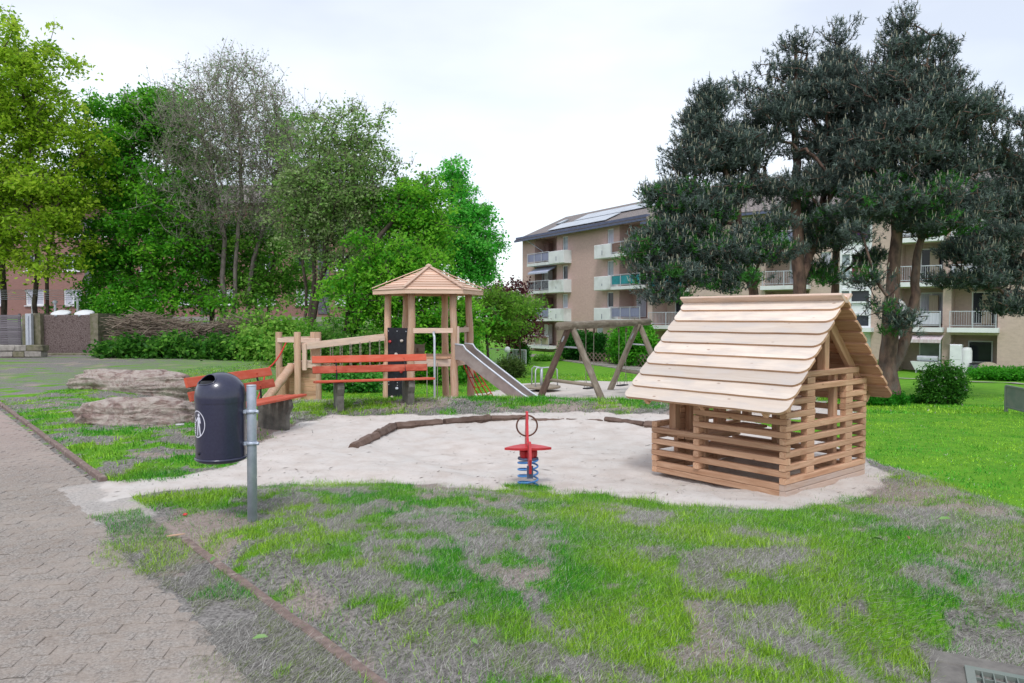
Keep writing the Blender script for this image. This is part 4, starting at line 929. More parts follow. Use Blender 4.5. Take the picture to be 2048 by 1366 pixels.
# snap the ring of vertices just inside the hole onto its edge for a clean rim
for i, (r, z) in enumerate(prof):
    for j in range(nn_):
        q = i * nn_ + j
        if ins[q]:
            nbs = [((i + di) * nn_ + (j + dj) % nn_) for di in (-1, 0, 1) for dj in (-1, 0, 1) if 0 <= i + di < len(prof)]
            if any(not ins[b] for b in nbs):
                _, u_, v_ = in_hole(r, z, 2 * math.pi * j / nn_); L_ = math.hypot(u_, v_); u_, v_ = u_ / L_, v_ / L_
                d = ot * (u_ * .53) + ou * (v_ * .33); d = d + oc * math.sqrt(max(0, 1 - d.length_squared)); vs_[q] = (cx_ + d.x * rB_, d.y * rB_, z1_ + d.z * hd); ins[q] = 'rim'
for i in range(len(prof) - 1):
    for j in range(nn_):
        f = (i * nn_ + j, i * nn_ + (j + 1) % nn_, (i + 1) * nn_ + (j + 1) % nn_, (i + 1) * nn_ + j)
        if any(ins[b] is True for b in f) or all(ins[b] == 'rim' for b in f): continue
        fs_.append(f)
hood = MB().add(vs_, fs_).build('hood', M['binblue'], LB_, True)
rim = [];
for k in range(41):
    an = 2 * math.pi * k / 40; d = ot * (math.cos(an) * .53) + ou * (math.sin(an) * .33); d = d + oc * math.sqrt(1 - d.length_squared); rim.append((cx_ + d.x * rB_, d.y * rB_, z1_ + d.z * hd))
MB().tube(rim, .0055, 8, False).build('opening_rim', M['binblue'], hood, True)
MB().lathe([(rB_ * .94, z0_ + .01), (rB_ * .94, z1_), (rB_ * .9, z1_ + hd * .35), (rB_ * .75, z1_ + hd * .6), (0, z1_ + hd * .62)], 40, (cx_, 0, 0)).build('liner', M['black'], LB_, True)
for zc_ in (.905 - zb, .655 - zb):
    MB().lathe([(pr + .001, -.014), (pr + .005, -.014), (pr + .005, .014), (pr + .001, .014)], 24, (.002, 0, zc_)).build('clamp', M['galv'], LB_, True)
    MB().box((-.04, 0, zc_), (.06, .05, .026)).build('bracket', M['galv'], LB_); MB().tube([(.03, -.02, zc_), (.066, -.022, zc_)], .008, 8).build('bolt', M['galv'], LB_, True); MB().tube([(.052, -.021, zc_), (.064, -.022, zc_)], .014, 6).build('nut', M['galv'], LB_)
# tidy-person sign: wrapped on the body, a hair proud of it
sa0 = -math.pi / 2 - R(42); szc = (z0_ + z1_) / 2 - .015 + .045
def wrap(poly, off=.0012, sub=1):
    return [(cx_ + (rB_ + off) * math.cos(sa0 + x / rB_), (rB_ + off) * math.sin(sa0 + x / rB_), szc + z) for x, z in poly]
def strip(mb, a, b, off=.0012):  # two rows of points -> quads
    n = len(a); mb.add(wrap(a, off) + wrap(b, off), [(i, i + 1, n + i + 1, n + i) for i in range(n - 1)])
sg = MB(); el = lambda r, n=48: [(.088 * r * math.cos(2 * math.pi * k / n), .104 * r * math.sin(2 * math.pi * k / n)) for k in range(n + 1)]
strip(sg, el(1), el(.93))
def limb(mb, p, q, w0, w1, n=4):
    p, q = np.array(p), np.array(q); d = (q - p) / np.linalg.norm(q - p); s_ = np.array((-d[1], d[0]))
    a = [tuple(p + (q - p) * i / n + s_ * (w0 + (w1 - w0) * i / n) / 2) for i in range(n + 1)]; b = [tuple(p + (q - p) * i / n - s_ * (w0 + (w1 - w0) * i / n) / 2) for i in range(n + 1)]; strip(mb, a, b)
hc = (.022, .070); strip(sg, [(hc[0] + .013 * math.cos(k * .5236), hc[1] + .013 * math.sin(k * .5236)) for k in range(13)], [hc] * 13)
limb(sg, (.022, .054), (.020, -.004), .034, .026); limb(sg, (.012, -.004), (.004, -.088), .015, .012); limb(sg, (.028, -.004), (.040, -.088), .015, .012)
limb(sg, (.010, .050), (-.016, .020), .012, .010); limb(sg, (-.016, .020), (-.036, .036), .010, .009); limb(sg, (.034, .048), (.042, .008), .011, .009)
limb(sg, (-.045, .047), (-.034, .036), .014, .014, 2)
for k in range(6): limb(sg, (-.062 + .006 * 0, .010 - k * .016), (-.024, .010 - k * .016), .0085, .0085)
limb(sg, (-.060, .014), (-.054, -.078), .006, .006); limb(sg, (-.026, .014), (-.030, -.078), .006, .006)
sg.build('sign', M['logo'], bn)
MB().tube([(cx_ + (rB_ - .004) * math.cos(sa0 + .12), (rB_ - .004) * math.sin(sa0 + .12), z0_ + .055), (cx_ + (rB_ + .007) * math.cos(sa0 + .12), (rB_ + .007) * math.sin(sa0 + .12), z0_ + .055)], .011, 12).build('lock', M['black'], bn, True)

# ================================================================== BENCHES
def bench(label, cen, axis, L=1.95):
    """axis: unit direction along the bench (local +x); it faces local -y"""
    z = H(*cen); t = thing('park_bench', label, 'bench', (cen[0], cen[1], z), math.atan2(axis[1], axis[0]))
    rr = random.Random(int(cen[0] * 10))
    for k in range(4): bar('seat_slat', (-L / 2, -.40 + .118 * k, .43 + (.012 if k in (0,) else 0) - .008 * k), (L / 2, -.40 + .118 * k, .43 + rr.uniform(-.004, .004) - .008 * k), .098, .034, M['bench_red'], t, ch=.006)
    for k, (y, zz) in enumerate([(.095, .60), (.145, .775)]):
        bar('back_slat', (-L / 2, y, zz), (L / 2, y, zz + rr.uniform(-.004, .004)), .034, .125, M['bench_red'], t, roll=R(-16), ch=.006)
    for sx_ in (-L * .30, L * .30):
        leg = MB()
        pl = [(-.36, -.12), (.08, -.12), (.10, .40), (-.40, .40), (-.42, .30), (-.36, .18)]
        leg.prism(pl, .11, Matrix.Translation((sx_, 0, 0)) @ Matrix.Rotation(R(90), 4, 'Z') @ Matrix.Rotation(R(90), 4, 'X')).build('leg', M['concrete_dark'], t)
        br_ = MB().tube([(sx_, .06, .36), (sx_, .075, .55), (sx_, .165, .83)], .016, 6).build('back_bracket', M['black'], t)
        for zz, y in ((.60, .07), (.775, .118)):
            for dx_ in (-.015,): MB().tube([(sx_ + dx_, y + .004, zz), (sx_ + dx_, y - .012, zz)], .011, 8).build('bolt', M['bench_red'], t)
    return t
bench('red slatted bench with concrete legs on the bank, in front of the climbing tower', (-2.45, 12.95), (.93, .37), 2.02)
# second bench turned towards the sand: axis reversed so that local -y points to +x
bench('red slatted bench behind the litter bin, its seat end showing on the right', (-3.62, 10.35), (-.15, -.989), 1.95) if False else None
t = bench('red slatted bench partly hidden behind the blue litter bin', (-3.72, 10.15), (.215, .977), 1.98)

# ================================================================== SPRING ROCKER
rp_ = G(1056, 962, 0); SRk = thing('spring_rocker', 'red spring rocker with a steering ring on a blue coil spring at the sand edge', 'spring rocker', (rp_.x, rp_.y, H(rp_.x, rp_.y)), R(3))
cl = [(.098 * math.cos(2 * math.pi * t_ ), .098 * math.sin(2 * math.pi * t_), .02 + .066 * t_) for t_ in [i / 24 for i in range(int(24 * 4.1))]]
MB().tube(cl, .0095, 8).build('spring', M['blue'], SRk, True)
MB().lathe([(0, .285), (.10, .285), (.105, .295), (.10, .305), (0, .305)], 24).build('spring_plate', M['gutter'], SRk, True)
for a_ in range(5):
    an = a_ * 2 * math.pi / 5; MB().lathe([(0, -.05), (.03, -.045), (.042, -.02), (.042, .02), (.03, .045), (0, .05)], 12, (.052 * math.cos(an), .052 * math.sin(an), .345)).build('knuckle', M['red'], SRk, True)
MB().lathe([(0, .30), (.045, .305), (.05, .36), (.03, .395), (0, .40)], 16).build('hub', M['red'], SRk, True)
# seat board: wide wings, rounded outline
def outline(h, n=36):
    out = []
    for k in range(n):
        a = 2 * math.pi * k / n; r = 1
        x = .235 * math.copysign(abs(math.cos(a)) ** .8, math.cos(a)); y = (.075 + .045 * math.cos(a * 2) * -1 + 0) * math.sin(a); out.append((x, y))
    return out
st = MB().prism([(x, y * 1.3) for x, y in outline(0)], .022, Matrix.Translation((0, .0, .398)))
st.v = [(x, y * .8, z - .006 * (abs(x) / .235) ** 2 + .010 * (1 - abs(x) / .235)) for x, y, z in st.v]; st.build('seat', M['red'], SRk)
# upright side panel seen edge-on: front fin and body
pf = [(-.30, .20), (-.16, .23), (.0, .30), (.16, .24), (.26, .30), (.30, .42), (.24, .60), (.19, .745), (.14, .745), (.10, .62), (.06, .48), (-.08, .44), (-.22, .50), (-.27, .48), (-.33, .34)]
pf = [(y, z) for y, z in pf]
MB().prism(pf, .024, Matrix.Rotation(R(90), 4, 'Z') @ Matrix.Rotation(R(90), 4, 'X')).build('side_panel', M['red'], SRk)
MB().tube([(.105 * math.cos(k * math.pi / 18), .15, .60 + .105 * math.sin(k * math.pi / 18)) for k in range(37)], .0085, 8, False).build('handle_ring', M['ringbrown'], SRk, True)
MB().prism([(-.03, -.02), (.03, -.02), (.03, .10), (-.03, .10)], .03, Matrix.Translation((0, -.26, .17)) @ Matrix.Rotation(R(90), 4, 'X')).build('end_cap', M['gutter'], SRk)

# ================================================================== SANDPIT EDGE
SE = thing('sandpit_edge', 'dark split-log edging curving round the back of the sandpit', 'edging', (.5, 11, 0))
ep = [(705, 897), (752, 876), (788, 857), (886, 850), (980, 841), (1060, 839), (1130, 838), (1208, 841), (1290, 851), (1345, 860), (1400, 868), (1450, 885)]
er = random.Random(8)
for i in range(len(ep) - 1):
    p, q = G(*ep[i]), G(*ep[i + 1]); d = (q - p).normalized(); L = (q - p).length; n = 10; rr_ = .066 if i < 4 or i > 7 else .045
    mb = MB(); ptsl = []; rad = []
    for k in range(n):
        s = .022 + (L - .044) * k / (n - 1); x, y = p.x + d.x * s, p.y + d.y * s
        ptsl.append((x - .5 + er.uniform(-.008, .008), y - 11 + er.uniform(-.008, .008), (.035 if i < 5 else .02) - (.05 if i in (5, 6) else 0) - .035 * (i == 0) * (1 - k / n) + er.uniform(-.006, .006))); rad.append(rr_ * (1 + er.uniform(-.09, .09)))
    mb.tube(ptsl, rad, 6).build('edging_log', M['oldwood_brown'], SE, False)

# ================================================================== BOULDERS
def boulder(label, px0, px1, pyb, h, seed, depth):
    a, b = G(px0, pyb), G(px1, pyb); c = (a + b) / 2; L = (b - a).length; c.y += depth * .45
    import bmesh
    bm = bmesh.new(); bmesh.ops.create_icosphere(bm, subdivisions=6, radius=1)
    vs = np.array([v.co[:] for v in bm.verts]); r = np.random.default_rng(seed)
    q = vs.copy(); q[:, 2] = np.where(q[:, 2] > .45, .45 + (q[:, 2] - .45) * .45, q[:, 2])
    n1 = fbm(vs[:, 0] * 1.6 + 9, vs[:, 2] * 1.6 + vs[:, 1], seed, 3) - .5; n2 = fbm(vs[:, 0] * 4 + 5 + vs[:, 1] * 2, vs[:, 2] * 9 + vs[:, 1] * 3, seed + 3, 4) - .5; n3 = np.abs(fbm(vs[:, 0] * 2.2, vs[:, 2] * 7 + vs[:, 1] * 1.2, seed + 6, 4) - .5)
    q = q / ((np.abs(q) ** 3.2).sum(1) ** (1 / 3.2))[:, None] * .97; q[:, 2] *= .82; q *= (1 + .42 * n1 + .10 * n2 - .24 * n3)[:, None]
    q = q * np.array((L / 2, depth / 2, h / .68)) ; q[:, 2] *= np.where(seed % 2, 1, 1) * (1 + .25 * (q[:, 0] / L) * (1 if seed % 2 else -.6)); q[:, 2] -= .02
    for v, p in zip(bm.verts, q): v.co = p
    me_ = bpy.data.meshes.new('boulder'); bm.to_mesh(me_); bm.free()
    o = link('boulder', me_, M['rock'], None, True, Matrix.Translation((c.x, c.y, H(c.x, c.y) - .03)) @ Matrix.Rotation(R(-3), 4, 'Z')); tag(o, label, 'boulder', 'boulders in the grass'); return o
boulder('nearer boulder, a rough pinkish grey rock lying closest to the litter bin', 124, 374, 853, .37, 5, .9)
boulder('farther long boulder with a dark hollow on top, lying behind the first rock', 112, 380, 781, .45, 8, 1.0)

# ================================================================== DRAIN GRATE
c = DC.copy(); e1 = DE.copy(); e2 = Vector((-e1.y, e1.x, 0)); e2 = -e2 if e2.y > 0 else e2
zt_ = ZD
DR = thing('drain_grate', 'steel drain grate set in concrete at the bottom right corner', 'drain', (c.x, c.y, zt_), math.atan2(e1.y, e1.x))
sy = -1 if (Matrix.Rotation(math.atan2(e1.y, e1.x), 3, 'Z') @ Vector((0, 1, 0))).dot(e2) < 0 else 1
cm = MB()
for (cx, cy, dx, dy) in [(.3, .075, .96, .15), (.3, -.705, .96, .15), (-.105, -.315, .15, .63), (.705, -.315, .15, .63)]: cm.box((cx, cy, -.06), (dx, dy, .12), ch=.012)
slab_noise(cm, 3, .003).build('concrete_collar', M['concrete_mid'], DR)
fm_ = MB()
for (cx, cy, dx, dy) in [(.3, -.022, .66, .04), (.3, -.608, .66, .04), (-.01, -.315, .04, .546), (.61, -.315, .04, .546)]: fm_.box((cx, cy, -.004), (dx, dy, .03))
fm_.build('frame', M['greenmetal'], DR)
for k in range(12): bar('grate_bar', (.012 + .0 + .048 * (k + 1) - .02, -.042, -.004), (.012 + .048 * (k + 1) - .02, -.588, -.004), .006, .028, M['greenmetal'], DR, ch=.001)
for k in range(6): bar('cross_bar', (.012, -.105 - .085 * k, -.007), (.588, -.105 - .085 * k, -.007), .006, .02, M['greenmetal'], DR, ch=.001)
MB().box((.3, -.315, -.10), (.63, .57, .02)).build('sump', M['black'], DR)
# small litter lying about
t = MB().tube([(0, 0, 0), (.11, .02, .004)], [.016, .014], 10).build('plastic_tube', M['litter'], None, True, Matrix.Translation((G(352, 861).x, G(352, 861).y, .05 + H(G(352, 861).x, G(352, 861).y)))); tag(t, 'small white plastic tube lying in the grass behind the litter bin', 'litter')
w_ = G(350, 1078); t = MB().prism([(-.06, 0), (-.02, .014), (.03, .010), (.07, .0), (.02, -.012), (-.03, -.012)], .006).build('wood_chip', M['robinia'], None, False, Matrix.Translation((w_.x, w_.y, H(w_.x, w_.y) + .03)) @ Matrix.Rotation(.5, 4, 'Z')); tag(t, 'flat chip of pale wood lying on the kerb', 'wood chip')
w_ = G(370, 1038); t = MB().prism([(-.015, -.01), (.015, -.012), (.018, .01), (-.01, .014)], .008).build('red_wrapper', M['red'], None, False, Matrix.Translation((w_.x, w_.y, H(w_.x, w_.y) + .02)) @ Matrix.Rotation(.5, 4, 'X')); tag(t, 'tiny red wrapper in the dry grass near the post', 'litter')
# large broad leaves in the grass
for k, (px_, py_) in enumerate([(1888, 1065), (1815, 1108), (660, 1126), (905, 1240), (950, 1330), (520, 1290), (425, 1130), (1755, 1118)]):
    p = G(px_, py_); s_ = [.05, .035, .035, .032, .035, .04, .035, .035][k]
    o = MB().add([(-s_, 0, .0), (-s_ * .3, s_ * .35, .012), (s_ * .5, s_ * .25, .016), (s_, 0, .004), (s_ * .4, -s_ * .28, .012), (-s_ * .4, -s_ * .3, .010), (0, 0, .004)], [(0, 6, 1), (1, 6, 2), (2, 6, 3), (3, 6, 4), (4, 6, 5), (5, 6, 0)]).build('fallen_leaf', M['brown_leaf'] if k in (1,) else M['green_leaf'], None, True, Matrix.Translation((p.x, p.y, H(p.x, p.y) + .035)) @ Matrix.Rotation(k * 1.3, 4, 'Z') @ Matrix.Rotation(.35, 4, 'X'))
    tag(o, ['long pale green leaf on the grass at the right below the sand', 'brown leaf lying in the grass at the far right', 'pale leaf in the dry grass right of the bin post', 'round green leaf in the middle foreground grass', 'green leaf at the bottom of the grass slope', 'green leaf on the pavers beside the kerb', 'upright green leaf growing at the kerb below the bin', 'small pale green leaf left of the brown leaf'][k], 'leaf')

# ================================================================== CLIMBING TOWER
def ground_for(px, py_guess, Y): return None
tc_ = D(858, 700, 18.7); TG = H(tc_.x, tc_.y)
TW = thing('climbing_tower', 'tall wooden play tower with a six-sided board roof, slide and climbing wall', 'play tower', (tc_.x, tc_.y, 0), R(0))
Rp = 1.04; ph0 = R(-12)
def ang(k): return R(-120 + 60 * k) + ph0 * -1       # k=0 front-left, 1 front-right, 2 right, 3 back-right, 4 back-left, 5 left
hx = [Vector((Rp * math.cos(ang(k)), Rp * math.sin(ang(k)), 0)) for k in range(6)]
zE = 2.20; zA = 2.86; zP = .62                       # eaves, apex, platform top
gz = lambda v: H(tc_.x + v.x, tc_.y + v.y) - .1
for k, v in enumerate(hx):
    pole('post', (v.x * 1.03, v.y * 1.03, gz(v)), (v.x * .97, v.y * .97, zE), .098, M['robinia'], TW, 12, .018, .085, seed=k + 3)
for k in range(6):
    a, b = hx[k] * .97, hx[(k + 1) % 6] * .97; bar('top_beam', (a.x, a.y, zE + .04), (b.x, b.y, zE + .04), .06, .12, M['larch'], TW)
    a, b = hx[k] * 1.0, hx[(k + 1) % 6] * 1.0; bar('platform_beam', (a.x, a.y, zP - .1), (b.x, b.y, zP - .1), .07, .18, M['larch_pale'], TW, ch=.008)
for k in range(11):
    yy = -.85 + .17 * k; w_ = min(.98, (Rp * .866 * 1.154 - abs(yy) * .577)); bar('deck_board', (-w_, yy, zP + .015), (w_, yy, zP + .015), .155, .032, M['larch'], TW)
for k in (0,):
    a, b = hx[0], hx[1]; bar('rail', (a.x, a.y - .05, 1.30), (b.x, b.y - .05, 1.30), .05, .12, M['larch_pale'], TW)
a, b = hx[1], hx[2]; bar('rail', (a.x, a.y, 1.30), (b.x, b.y, 1.31), .05, .12, M['larch_pale'], TW)
bar('slide_cheek', (a.x + .10, a.y + .02, zP - .1), (a.x + .10, a.y + .02, 1.40), .05, .14, M['larch_pale'], TW, roll=0); bar('slide_cheek', (b.x - .1, b.y - .1, zP - .1), (b.x - .1, b.y - .1, 1.40), .05, .14, M['larch_pale'], TW)
# roof: lapped boards on six faces, hip boards on the joints
RR = 1.40; zR = 2.26; roof = bpy.data.objects.new('roof', None); COL.objects.link(roof); roof.parent = TW
hv = [Vector((RR * math.cos(ang(k)), RR * math.sin(ang(k)), zR)) for k in range(6)]; ap = Vector((0, 0, zA)); nbd = 9
for k in range(6):
    a, b = hv[k], hv[(k + 1) % 6]; nrm = (b - a).cross(ap - a).normalized(); 
    if nrm.z < 0: nrm = -nrm
    for i in range(nbd):
        t0 = i / nbd; t1 = min(1, (i + 1.15) / nbd)
        p = [a.lerp(ap, t0), b.lerp(ap, t0), b.lerp(ap, t1), a.lerp(ap, t1)]
        lo, hi = nrm * .034, nrm * .010
        vs = [p[0] + lo, p[1] + lo, p[2] + hi, p[3] + hi, p[0] + lo - nrm * .024, p[1] + lo - nrm * .024, p[2] + hi - nrm * .012, p[3] + hi - nrm * .012]
        cen = (p[0] + p[1]) / 2; xa = (b - a).normalized(); ya = nrm.cross(xa); mt = Matrix.Translation(cen) @ Matrix((xa, ya, nrm)).transposed().to_4x4(); inv = mt.inverted()
        MB().add([inv @ v for v in vs], [(0, 1, 2, 3), (7, 6, 5, 4), (0, 4, 5, 1), (1, 5, 6, 2), (2, 6, 7, 3), (3, 7, 4, 0)]).build('roof_board', M['towerroof'], roof, False, mt)
    bar('hip_board', tuple(hv[k] * 1.01 + Vector((0, 0, .055))), tuple(ap + Vector((0, 0, .055))), .085, .022, M['towerroof'], roof)
    a2, b2 = hv[k] * .985, hv[(k + 1) % 6] * .985; bar('fascia', (a2.x, a2.y, zR - .035), (b2.x, b2.y, zR - .035), .03, .09, M['towerroof'], roof)
MB().lathe([(0, 0), (.09, 0), (.05, .04), (0, .06)], 6, (0, 0, zA + .05)).build('finial', M['towerroof'], roof)
# climbing wall on the front-left side
a, b = hx[5], hx[0]; d = (b - a).normalized(); n = Vector((d.y, -d.x, 0)); n = n if n.y < 0 else -n
ca = a + d * .08 + n * .03; cb = b - d * .08 + n * .03; zb_ = H(tc_.x + a.x, tc_.y + a.y) - .05
cw = bar('climbing_wall', (ca.x, ca.y, (zb_ + 1.36) / 2), (cb.x, cb.y, (zb_ + 1.36) / 2), .03, 1.36 - zb_, M['climbblack'], TW); 
wallL = (cb - ca).length; cr = random.Random(2)
def on_wall(s, z, off=.02): return ca + d * (wallL * s) + n * off + Vector((0, 0, z))
inv = cw.matrix_basis.inverted()
for (s_, z_) in [(.15, 1.02), (.75, 1.05), (.47, .72), (.2, .32), (.72, .30), (.5, -.12), (.25, -.35), (.7, -.42), (.45, .1), (.82, .62)]:
    p = inv @ on_wall(s_, z_, .035)
    hd_ = MB().lathe([(0, -.035), (.04, -.03), (.06, -.005), (.045, .025), (0, .035)], 8); hd_.v = [(p.x + x * cr.uniform(.7, 1.1), p.y + y * .6, p.z + z) for x, y, z in hd_.v]; hd_.build('climbing_hold', M[cr.choice(['hold', 'hold', 'red', 'rail'])], cw)
for s_ in (.06, .5, .94):
    for z_ in (1.28, .02, -.05): 
        p = inv @ on_wall(s_, z_, .018); MB().box(tuple(p), (.025, .012, .025)).build('screw', M['rail'], cw)
# fireman's pole
fp = D(869, 700, 17.35) - TW.location; zf = H(fp.x + tc_.x, fp.y + tc_.y)
MB().tube([(fp.x, fp.y, zf - .05), (fp.x, fp.y, 1.16), (fp.x - .03, fp.y + .06, 1.25), (fp.x - .05, fp.y + .42, 1.27)], .027, 10).build('sliding_pole', M['rail'], TW, True)
# slide
sA = D(929, 690, 18.0) - TW.location; sB = D(1066, 795, 17.3) - TW.location
zs0 = zP + .02; zs1 = H(sB.x + tc_.x, sB.y + tc_.y) + .12
st_ = Vector((sA.x, sA.y, zs0)); sb_ = Vector((sB.x, sB.y, zs1)); hd2 = (sb_ - st_); hd2.z = 0; hL = hd2.length; hd2.normalize(); sn = Vector((-hd2.y, hd2.x, 0))
pth = [(-.12, zs0 + .0), (.10, zs0 - .02)] + [(.10 + (hL - .10) * t_, zs0 - .06 + (zs1 - zs0 + .02) * t_) for t_ in (.04, .3, .6, .9)] + [(hL + .15, zs1 - .03), (hL + .5, zs1 - .03)]
slide = bpy.data.objects.new('slide', None); COL.objects.link(slide); slide.parent = TW
def sp_(s, z, o): return st_ * 1 + hd2 * s + sn * o + Vector((0, 0, z - zs0))
w2 = .25; bed = MB(); vs = []
for (s_, z_) in pth: vs += [sp_(s_, z_, -w2), sp_(s_, z_, w2), sp_(s_, z_ - .01, w2), sp_(s_, z_ - .01, -w2)]
bed.add(vs, [(4 * i, 4 * i + 4, 4 * i + 5, 4 * i + 1) for i in range(len(pth) - 1)] + [(4 * i + 3, 4 * i + 2, 4 * i + 6, 4 * i + 7) for i in range(len(pth) - 1)]); bed.build('slide_bed', M['steel'], slide)
for sg_ in (-1, 1):
    vs = []; hts = [.46, .46, .44, .40, .38, .36, .26, .10]
    for (s_, z_), h_ in zip(pth, hts): vs += [sp_(s_, z_ - .04, sg_ * (w2 + .001)), sp_(s_, z_ + h_ * .72, sg_ * (w2 + .001)), sp_(s_, z_ + h_ * .72, sg_ * (w2 + .02)), sp_(s_, z_ - .04, sg_ * (w2 + .02))]
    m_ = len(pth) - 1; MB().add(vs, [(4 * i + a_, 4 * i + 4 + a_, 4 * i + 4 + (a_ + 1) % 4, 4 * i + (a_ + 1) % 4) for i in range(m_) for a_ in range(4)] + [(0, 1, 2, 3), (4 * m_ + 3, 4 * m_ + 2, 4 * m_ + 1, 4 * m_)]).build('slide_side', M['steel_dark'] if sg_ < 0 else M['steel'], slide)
    MB().tube([sp_(s_, z_ + h_ * .72, sg_ * (w2 + .012)) for (s_, z_), h_ in zip(pth, hts)], .024, 8).build('slide_rail', M['rail'], slide, True)
# climbing net behind the slide, black rope above, red below
nA, nB = D(922, 715, 18.5) - TW.location, D(942, 715, 19.2) - TW.location; nC, nD = D(975, 795, 17.9) - TW.location, D(1003, 793, 19.0) - TW.location
nA.z = nB.z = zP - .05; nC.z = H(nC.x + tc_.x, nC.y + tc_.y) - .02; nD.z = H(nD.x + tc_.x, nD.y + tc_.y) - .02
def rope(name, p, q, sag, r, m, par, n=7): return MB().tube([tuple(p.lerp(q, i / (n - 1)) - Vector((0, 0, sag * 4 * (i / (n - 1)) * (1 - i / (n - 1))))) for i in range(n)], r, 6).build(name, m, par, True)
net = bpy.data.objects.new('climbing_net', None); COL.objects.link(net); net.parent = TW
for t_ in (0, .33, .67, 1):
    p, q = nA.lerp(nB, t_), nC.lerp(nD, t_); rope('rope', p, q, .08, .014, M['redrope'], net)
for t_ in (.12, .3, .48, .66, .84): rope('rope', nA.lerp(nC, t_) - Vector((0, 0, .08 * 4 * t_ * (1 - t_))), nB.lerp(nD, t_) - Vector((0, 0, .08 * 4 * t_ * (1 - t_))), .04, .013, M['redrope'] if t_ > .4 else M['black'], net)
for xo in (.38, .62):
    p = hx[0].lerp(hx[1], xo); rope('hanging_rope', Vector((p.x, p.y - .1, zP - .1)), Vector((p.x, p.y - .15, TG + .1)), 0, .012, M['chain'], TW, 3)
# bridge to the entry platform
BL = D(638, 700, 18.6) - TW.location
pA = hx[5]; bridge = bpy.data.objects.new('bridge', None); COL.objects.link(bridge); bridge.parent = TW
for off, yo in ((-.08, -.05), (.85, 0)):
    zl, zr = D(640, 692, 18.3).z, D(771, 674, 18.3).z
    bar('handrail_beam', (BL.x - .5, BL.y - .35 + off, zl - .03), (pA.x - .02, pA.y - .15 + off * .8, zr), .07, .17 if off < 0 else .12, M['larch_pale'], bridge)
zlb = D(700, 731, 18.5).z
for k in range(11):
    x = BL.x + .1 + (pA.x - BL.x - .2) * k / 10; bar('tread', (x, BL.y - .38, zlb + .03 * math.sin(k * .6) - .10 * math.sin(math.pi * k / 10)), (x, BL.y + .42, zlb - .10 * math.sin(math.pi * k / 10)), .17, .04, M['larch'], bridge)
for k in range(7):
    f_ = (k + .6) / 7.2; x = BL.x + (pA.x - BL.x) * f_
    for off in (-.40, .42):
        zt_ = zl + (zr - zl) * f_ - .05; zb2 = zlb - .10 * math.sin(math.pi * f_)
        mb = MB(); n_ = 14
        for i in range(n_):
            za = zb2 + (zt_ - zb2) * i / n_; mb.box((x + .1 * (off > 0), BL.y + off, za + (zt_ - zb2) / n_ / 2), (.03 if i % 2 else .012, .012 if i % 2 else .03, (zt_ - zb2) / n_ * 1.05))
        mb.build('chain', M['chain'], bridge)
# entry platform at the left
EP = thing('entry_platform', 'small wooden entry platform with a notched log ramp left of the play tower', 'play platform', (D(600, 795, 18.4).x, 18.4, H(D(600, 795, 18.4).x, 18.4)))
zE0 = EP.location.z; ex = lambda px, Yd, z=0: (D(px, 700, 18.4 + Yd).x - EP.location.x, Yd, z)
zt1 = D(600, 665, 18.4).z - zE0
for px_, Yd in ((558, .35), (595, -.35), (636, .0), (627, .9)):
    a = ex(px_, Yd, -.1); bar('post', a, (a[0], a[1], D(600, 664, 18.4 + Yd).z - zE0), .145, .145, M['robinia'], EP, ch=.03)
zr1 = D(600, 681, 18.4).z - zE0
bar('rail', ex(556, .28, zr1), ex(640, -.08, zr1), .05, .11, M['larch_pale'], EP); bar('rail', ex(558, .42, zr1 + .02), ex(627, .98, zr1 + .02), .05, .11, M['larch_pale'], EP)
bar('post', ex(609, -.25, D(600, 740, 18.2).z - zE0), ex(609, -.25, D(600, 688, 18.2).z - zE0), .1, .09, M['larch_pale'], EP)
zpl = D(600, 730, 18.4).z - zE0
bar('deck_beam', ex(575, -.25, zpl), ex(640, -.12, zpl), .06, .12, M['larch_pale'], EP); bar('deck_board', ex(600, .1, zpl + .08), ex(648, .1, zpl + .08), .6, .035, M['larch_pale'], EP)
for i in range(9):
    zz = .02 + i * (zpl - .08) / 9 + .04; bar('wall_board', ex(578, -.18, zz), ex(632, -.05, zz), .03, (zpl - .08) / 9 - .004, M['larch'], EP, ch=.003)
for i in range(5):
    a = ex(574, .2 + .0, 0); bar('wall_board', (a[0], -.15 + .14 * i, .0), (a[0], -.15 + .14 * i, zpl - .05), .13, .03, M['larch'], EP, roll=0, ch=.003)
# notched log ramp
ra = Vector((D(508, 797, 16.6).x - EP.location.x, 16.6 - 18.4, -.05 + H(D(508, 797, 16.6).x, 16.6) - zE0)); rb_ = Vector((D(584, 728, 18.2).x - EP.location.x, -.2, D(584, 732, 18.2).z - zE0))
mb = MB(); ptsr, radr = [], []
for i in range(25):
    t_ = i / 24; ptsr.append(tuple(ra.lerp(rb_, t_))); radr.append(.105 * (1 + .18 * abs(math.sin(t_ * math.pi * 5.0)) - .08))
mb.tube(ptsr, radr, 12).build('ramp_log', M['robinia'], EP, True)
rope('rope', Vector(ex(572, .1, D(600, 686, 18.4).z - zE0)), Vector((D(536, 738, 17.2).x - EP.location.x, -1.3, D(536, 738, 17.2).z - zE0)), .10, .02, M['redrope'], EP, 9)
rope('rope', Vector((D(536, 738, 17.2).x - EP.location.x, -1.3, D(536, 738, 17.2).z - zE0)), Vector((D(505, 790, 16.4).x - EP.location.x, -2.0, H(-5.6, 16.4) - zE0)), .05, .02, M['redrope'], EP, 5)

